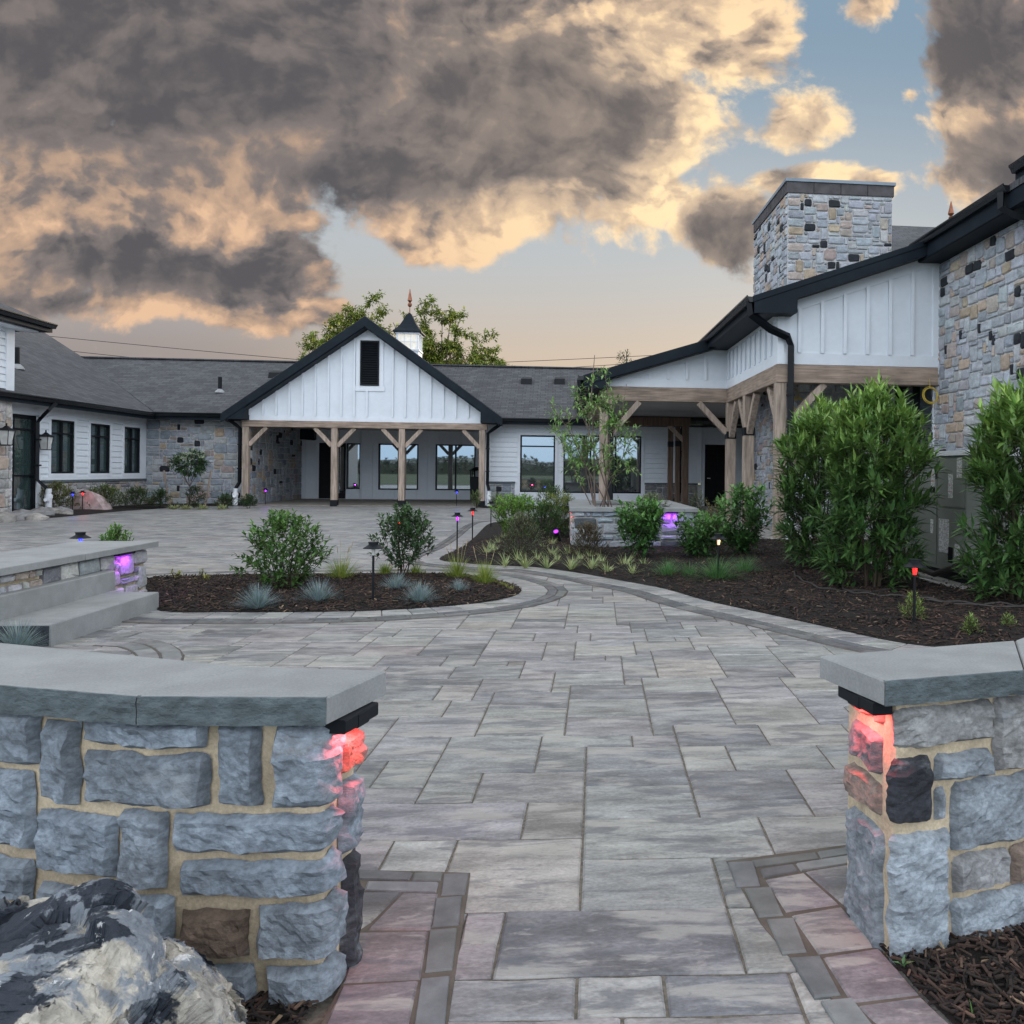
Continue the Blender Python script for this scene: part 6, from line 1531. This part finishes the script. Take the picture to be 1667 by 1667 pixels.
# little standard tree against the stone wall
q_ = Vector(G(308, 826, 0)); c = Vector((q_.x, q_.y, PY(308, 757, q_.y)[2])); root = thing('standard_tree', 'little ball-headed flowering tree staked before the stone wall', 'tree', q_)
m = MB(); m.tube([q_, (q_.x + .02, q_.y, .6), (q_.x, q_.y, c.z - .62)], .022, 7, (.12, .09, .09), .018)
for k in range(9): a = k * .7; m.tube([(q_.x, q_.y, c.z - .64), (q_.x + math.cos(a) * .2, q_.y + math.sin(a) * .2, c.z - .3), (q_.x + math.cos(a) * .34, q_.y + math.sin(a) * .34, c.z)], .009, 4, (.13, .10, .11), .005)
m.build('trunk', M_STEM, root); rg = random.Random(41); lf, fl = MB(), MB()
for k in range(230):
    a = Vector((rg.gauss(0, 1), rg.gauss(0, 1), rg.gauss(0, 1))).normalized(); p_ = c + Vector((a.x * .46, a.y * .42, a.z * .30 + .05)) * rg.uniform(.55, 1.0); twig(lf, None, p_, a + Vector((0, 0, .3)), .12, 8, .085, .05, ((.010, .028, .010), (.035, .075, .025)), rg)
for k in range(7):
    p_ = c + Vector((rg.uniform(-.4, .42), rg.uniform(-.4, -.1), rg.uniform(.1, .42)))
    for j in range(40): d = Vector((rg.gauss(0, 1), rg.gauss(0, 1), rg.gauss(0, 1))).normalized(); fl.leaf(p_ + d * .08, d, UPV, .05, .04, vary((.42, .48, .32), rg, .15))
lf.build('crown', M_LEAF, root); fl.build('flower', M_FLOWER, root)
for (u0_, v0_, u1_, v1_, lab) in ((267, 766, 275, 824, 'left wooden stake leaning beside the little tree'), (344, 766, 334, 824, 'right wooden stake leaning beside the little tree')):
    Y = 25.6; m = MB(); m.beam(PY(u1_, v1_, Y), PY(u0_, v0_, Y), .05, .04); tag(m.build('tree_stake', M_TIMB), lab, 'stake', 'tree stakes')
# rocks along the left edge
rg = random.Random(51)
RK = [((3, 850), .28, 'whitish rounded rock at the very left of the rock edging'), ((17, 848), .24, 'grey rounded rock, second of the rock edging'), ((33, 846), .30, 'tan flat rock in the rock edging below the dark door'), ((50, 843), .22, 'small grey rock midway along the rock edging'), ((66, 841), .30, 'long grey rock in the rock edging'), ((82, 839), .25, 'tan grey rock near the right end of the edging'), ((97, 838), .26, 'pale rock at the right end of the rock edging'), ((106, 839), .16, 'smallest dark rock beside the blue light'), ((60, 847), .20, 'low pale stone lying in front of the edging')]
for k, (uv, s_, lab) in enumerate(RK):
    q_ = G(*uv); pts = [(math.cos(a) * s_ * rg.uniform(.8, 1.3), math.sin(a) * s_ * .8 * rg.uniform(.8, 1.2), z) for a in [i * 1.05 + rg.uniform(-.3, .3) for i in range(6)] for z in (-.03, s_ * rg.uniform(.3, .55))] + [(rg.uniform(-.05, .05), 0, s_ * .8)]
    o = boulder('edging_rock', lab, 'rock', pts, 10 + k, mat('edging_rock_%s' % 'abcdefghi'[k], rg.choice([(.30, .28, .26), (.42, .39, .36), (.36, .30, .24), (.24, .235, .235)]), .85, False, n=[((6, 6, 6), 5, .6, 1.3)], bump=((20, 20, 20), .7, .02)), .35, 3, .8, 'rocks edging the left bed', q_)
q_ = G(146, 832); pts = [(x * .52, y * .4, z * .58) for x, y, z in ((-.7, -.6, 0), (.95, -.5, 0), (.9, .6, 0), (-.8, .6, 0), (-.62, -.3, .7), (-.35, 0, 1), (.1, -.2, .95), (.75, -.2, .45), (.6, .4, .6), (-.5, .4, .8))]
boulder('boulder', 'pinkish rounded boulder in the bed between shrubs at the left house', 'boulder', pts, 30, mat('pink_granite', (.40, .31, .30), .85, False, n=[((6, 6, 6), 5, .7, 1.25)], bump=((20, 20, 20), .6, .02)), .6, 3, .6, None, q_)
q_ = Vector(G(14, 833, 0)); root = thing('garden_urn', 'dark tapering garden urn with tan foliage beside the glass door', 'urn', q_)
m = MB(); m.lathe([(.30, 0), (.34, .05), (.28, .35), (.22, .62), (.25, .66), (.27, .70), (.22, .70), (.20, .6)], 20, tuple(q_)); m.build('urn_body', M_DOOR, root)
lf = MB()
for k in range(60): twig(lf, None, q_ + Vector((rg.uniform(-.3, .1), rg.uniform(-.2, .2), rg.uniform(.62, .95))), Vector((rg.gauss(0, 1), rg.gauss(0, 1), .4)), .14, 6, .08, .04, ((.14, .11, .05), (.30, .22, .13)), rg)
lf.build('foliage', M_LEAF, root)
# planting under the right siding wall
for k, (u, v, h, r_, c, lab) in enumerate(((808, 829, .45, .2, ((.05, .085, .03), (.11, .17, .06)), 'thin green perennial by the right portico downspout'), (826, 830, .42, .32, ((.07, .09, .085), (.15, .18, .17)), 'silvery low shrub under the stone wainscot'), (846, 830, .45, .3, ((.015, .03, .015), (.05, .06, .04)), 'dark small shrub under the first siding window'), (756 + 20, 826, .5, .2, ((.05, .085, .03), (.11, .17, .06)), 'thin green perennial before the right portico post'))):
    bush('border_perennial', lab, 'plant', G(u, v, .03), h, r_, 260 + k, 70, 7, .07, .018, c, 4, 'vase', .16, .8, group='planting along the right siding wall')

# trees behind the roofs
rg = random.Random(61)


def bigtree(label, cx, cy, zb, crownpts, seed, cols, tipc, per=7, nper=26, r=.16):
    base = Vector((cx, cy, 0)); brs = []; tr = [([base - Vector((0, 0, .1)), base + Vector((.1, 0, zb * .6)), base + Vector((0, .1, zb))], r, r * .7)]
    rr = random.Random(seed)
    for (u, v, w_) in crownpts:
        t = Vector(PY(u, v, cy + rr.uniform(-1.6, 1.6))); b = base + Vector((0, .1, zb * rr.uniform(.7, 1)))
        m1 = b.lerp(t, .5) + Vector((rr.uniform(-.3, .3), rr.uniform(-.3, .3), rr.uniform(0, .5))); brs.append(([b, m1, t], r * .32, .45, 8))
        for k in range(w_):
            p_ = m1.lerp(t, rr.uniform(.2, 1)); e = p_ + Vector((rr.gauss(0, .65), rr.gauss(0, .65), rr.gauss(.25, .45))); brs.append(([p_, p_.lerp(e, .5) + Vector((0, 0, .1)), e], r * .12, .15, nper))
    return tree('broadleaf_tree', label, base, tr, brs, seed, .24, .13, cols, per, 1.0, .42, 'trees behind the back wing', stemc=(.07, .055, .045), tipc=tipc)


TG, TY = ((.075, .12, .026), (.18, .21, .045)), (.30, .28, .075)
bigtree('dense leafy tree showing left of the gable peak', -11.5, 45, 5.5, [(512, 565, 5), (528, 540, 6), (548, 522, 6), (572, 512, 6), (595, 505, 4), (535, 575, 5), (560, 550, 6), (590, 535, 5), (615, 520, 4), (625, 545, 4), (505, 585, 4), (575, 580, 5)], 62, TG, TY)
bigtree('open branching tree right of the cupola with bare twigs showing', -6.8, 46, 5.0, [(684, 492, 1), (672, 515, 3), (690, 530, 4), (695, 560, 6), (705, 585, 6), (720, 520, 3), (735, 500, 3), (748, 520, 2), (640, 525, 3), (655, 545, 3), (740, 550, 2), (722, 560, 1)], 63, TG, TY, nper=20)
bigtree('low rounded tree crown above the right roof ridge', -4.0, 47, 4.5, [(752, 575, 5), (770, 560, 5), (785, 575, 4), (800, 582, 4), (815, 590, 3), (742, 590, 4), (775, 590, 5)], 64, TG, TY, nper=18)
q_ = PY(1020, 572, 40.0); root = thing('conifer', 'tiny dark conifer tip above the porch roof line', 'tree', (q_[0], 40, 0))
m = MB(); m.tube([(q_[0], 40, 0), (q_[0], 40, q_[2])], .12, 6, (.08, .06, .05), .02); m.build('trunk', M_STEM, root); lf = MB(); rg = random.Random(3)
for k in range(260): t = rg.random(); a = rg.uniform(0, 6.28); twig(lf, None, Vector((q_[0] + math.cos(a) * t * 1.6 * rg.random(), 40 + math.sin(a) * t * 1.6 * rg.random(), q_[2] - t * 5)), Vector((math.cos(a), math.sin(a), -.1)), .4, 6, .22, .05, ((.02, .04, .02), (.06, .08, .03)), rg)
lf.build('crown', M_LEAF, root)
# power lines
for (a, b, lab) in (((60, 539), (520, 583), 'upper power line over the left roof'), ((110, 570), (300, 590), 'lower power line over the left roof'), ((700, 582), (1300, 555), 'top power line over the right roof ridge'), ((700, 599), (1300, 562), 'middle power line over the right roof ridge'), ((900, 602), (1300, 568), 'lowest power line over the right roof ridge')):
    p0, p1 = Vector(PY(*a, 62.0)), Vector(PY(*b, 62.0)); p0 = p0 + (p0 - p1) * 1.0; p1 = p1 + (p1 - p0) * .4; L = (p1 - p0).length
    m = MB(); m.tube([p0.lerp(p1, i / 24) - Vector((0, 0, 4 * (L / 60) ** 2 * .35 * (i / 24) * (1 - i / 24) - 0)) for i in range(25)], .022, 5); tag(m.build('power_line', M_CABLE), lab, 'power line', 'power lines behind the roofs')
# far wood beyond the fields behind the viewer, which the windows mirror
lf = MB(); rg = random.Random(71); N_ = 360; ring = []
hh = lambda a: 4.2 + 2.0 * noise.noise((a * 5, 1, 2)) + 1.2 * noise.noise((a * 21, 1, 5)) + .6 * noise.noise((a * 60, 1, 5))
for k in range(N_ + 1):
    a = -math.pi - .15 + (math.pi + .3) * k / N_; ring.append((a, hh(a)))
for (a, h0), (b, h1) in zip(ring[:-1], ring[1:]):
    P3 = lambda t, d_, z: (math.cos(t) * d_, math.sin(t) * d_, z)
    for q_ in ([P3(a, 160, -.1), P3(b, 160, -.1), P3(b, 163, h1 * .7), P3(a, 163, h0 * .7)], [P3(a, 163, h0 * .7), P3(b, 163, h1 * .7), P3(b, 170, h1), P3(a, 170, h0)]): lf.poly(q_, vary((.016, .03, .012), rg, .2))
for k in range(7000):
    a = rg.uniform(-math.pi, 0); h = hh(a); p_ = Vector((math.cos(a) * rg.uniform(159, 170), math.sin(a) * rg.uniform(159, 170), h * rg.uniform(.1, 1.0))); lf.leaf(p_, Vector((rg.gauss(0, 1), rg.gauss(0, 1), rg.gauss(.2, .5))), UPV, 1.5, 1.1, vary((.016, .032, .012), rg, .35))
stuff(tag(lf.build('far_wood', M_LEAF), 'dark far wood across the fields, mirrored in the windows', 'wood'))
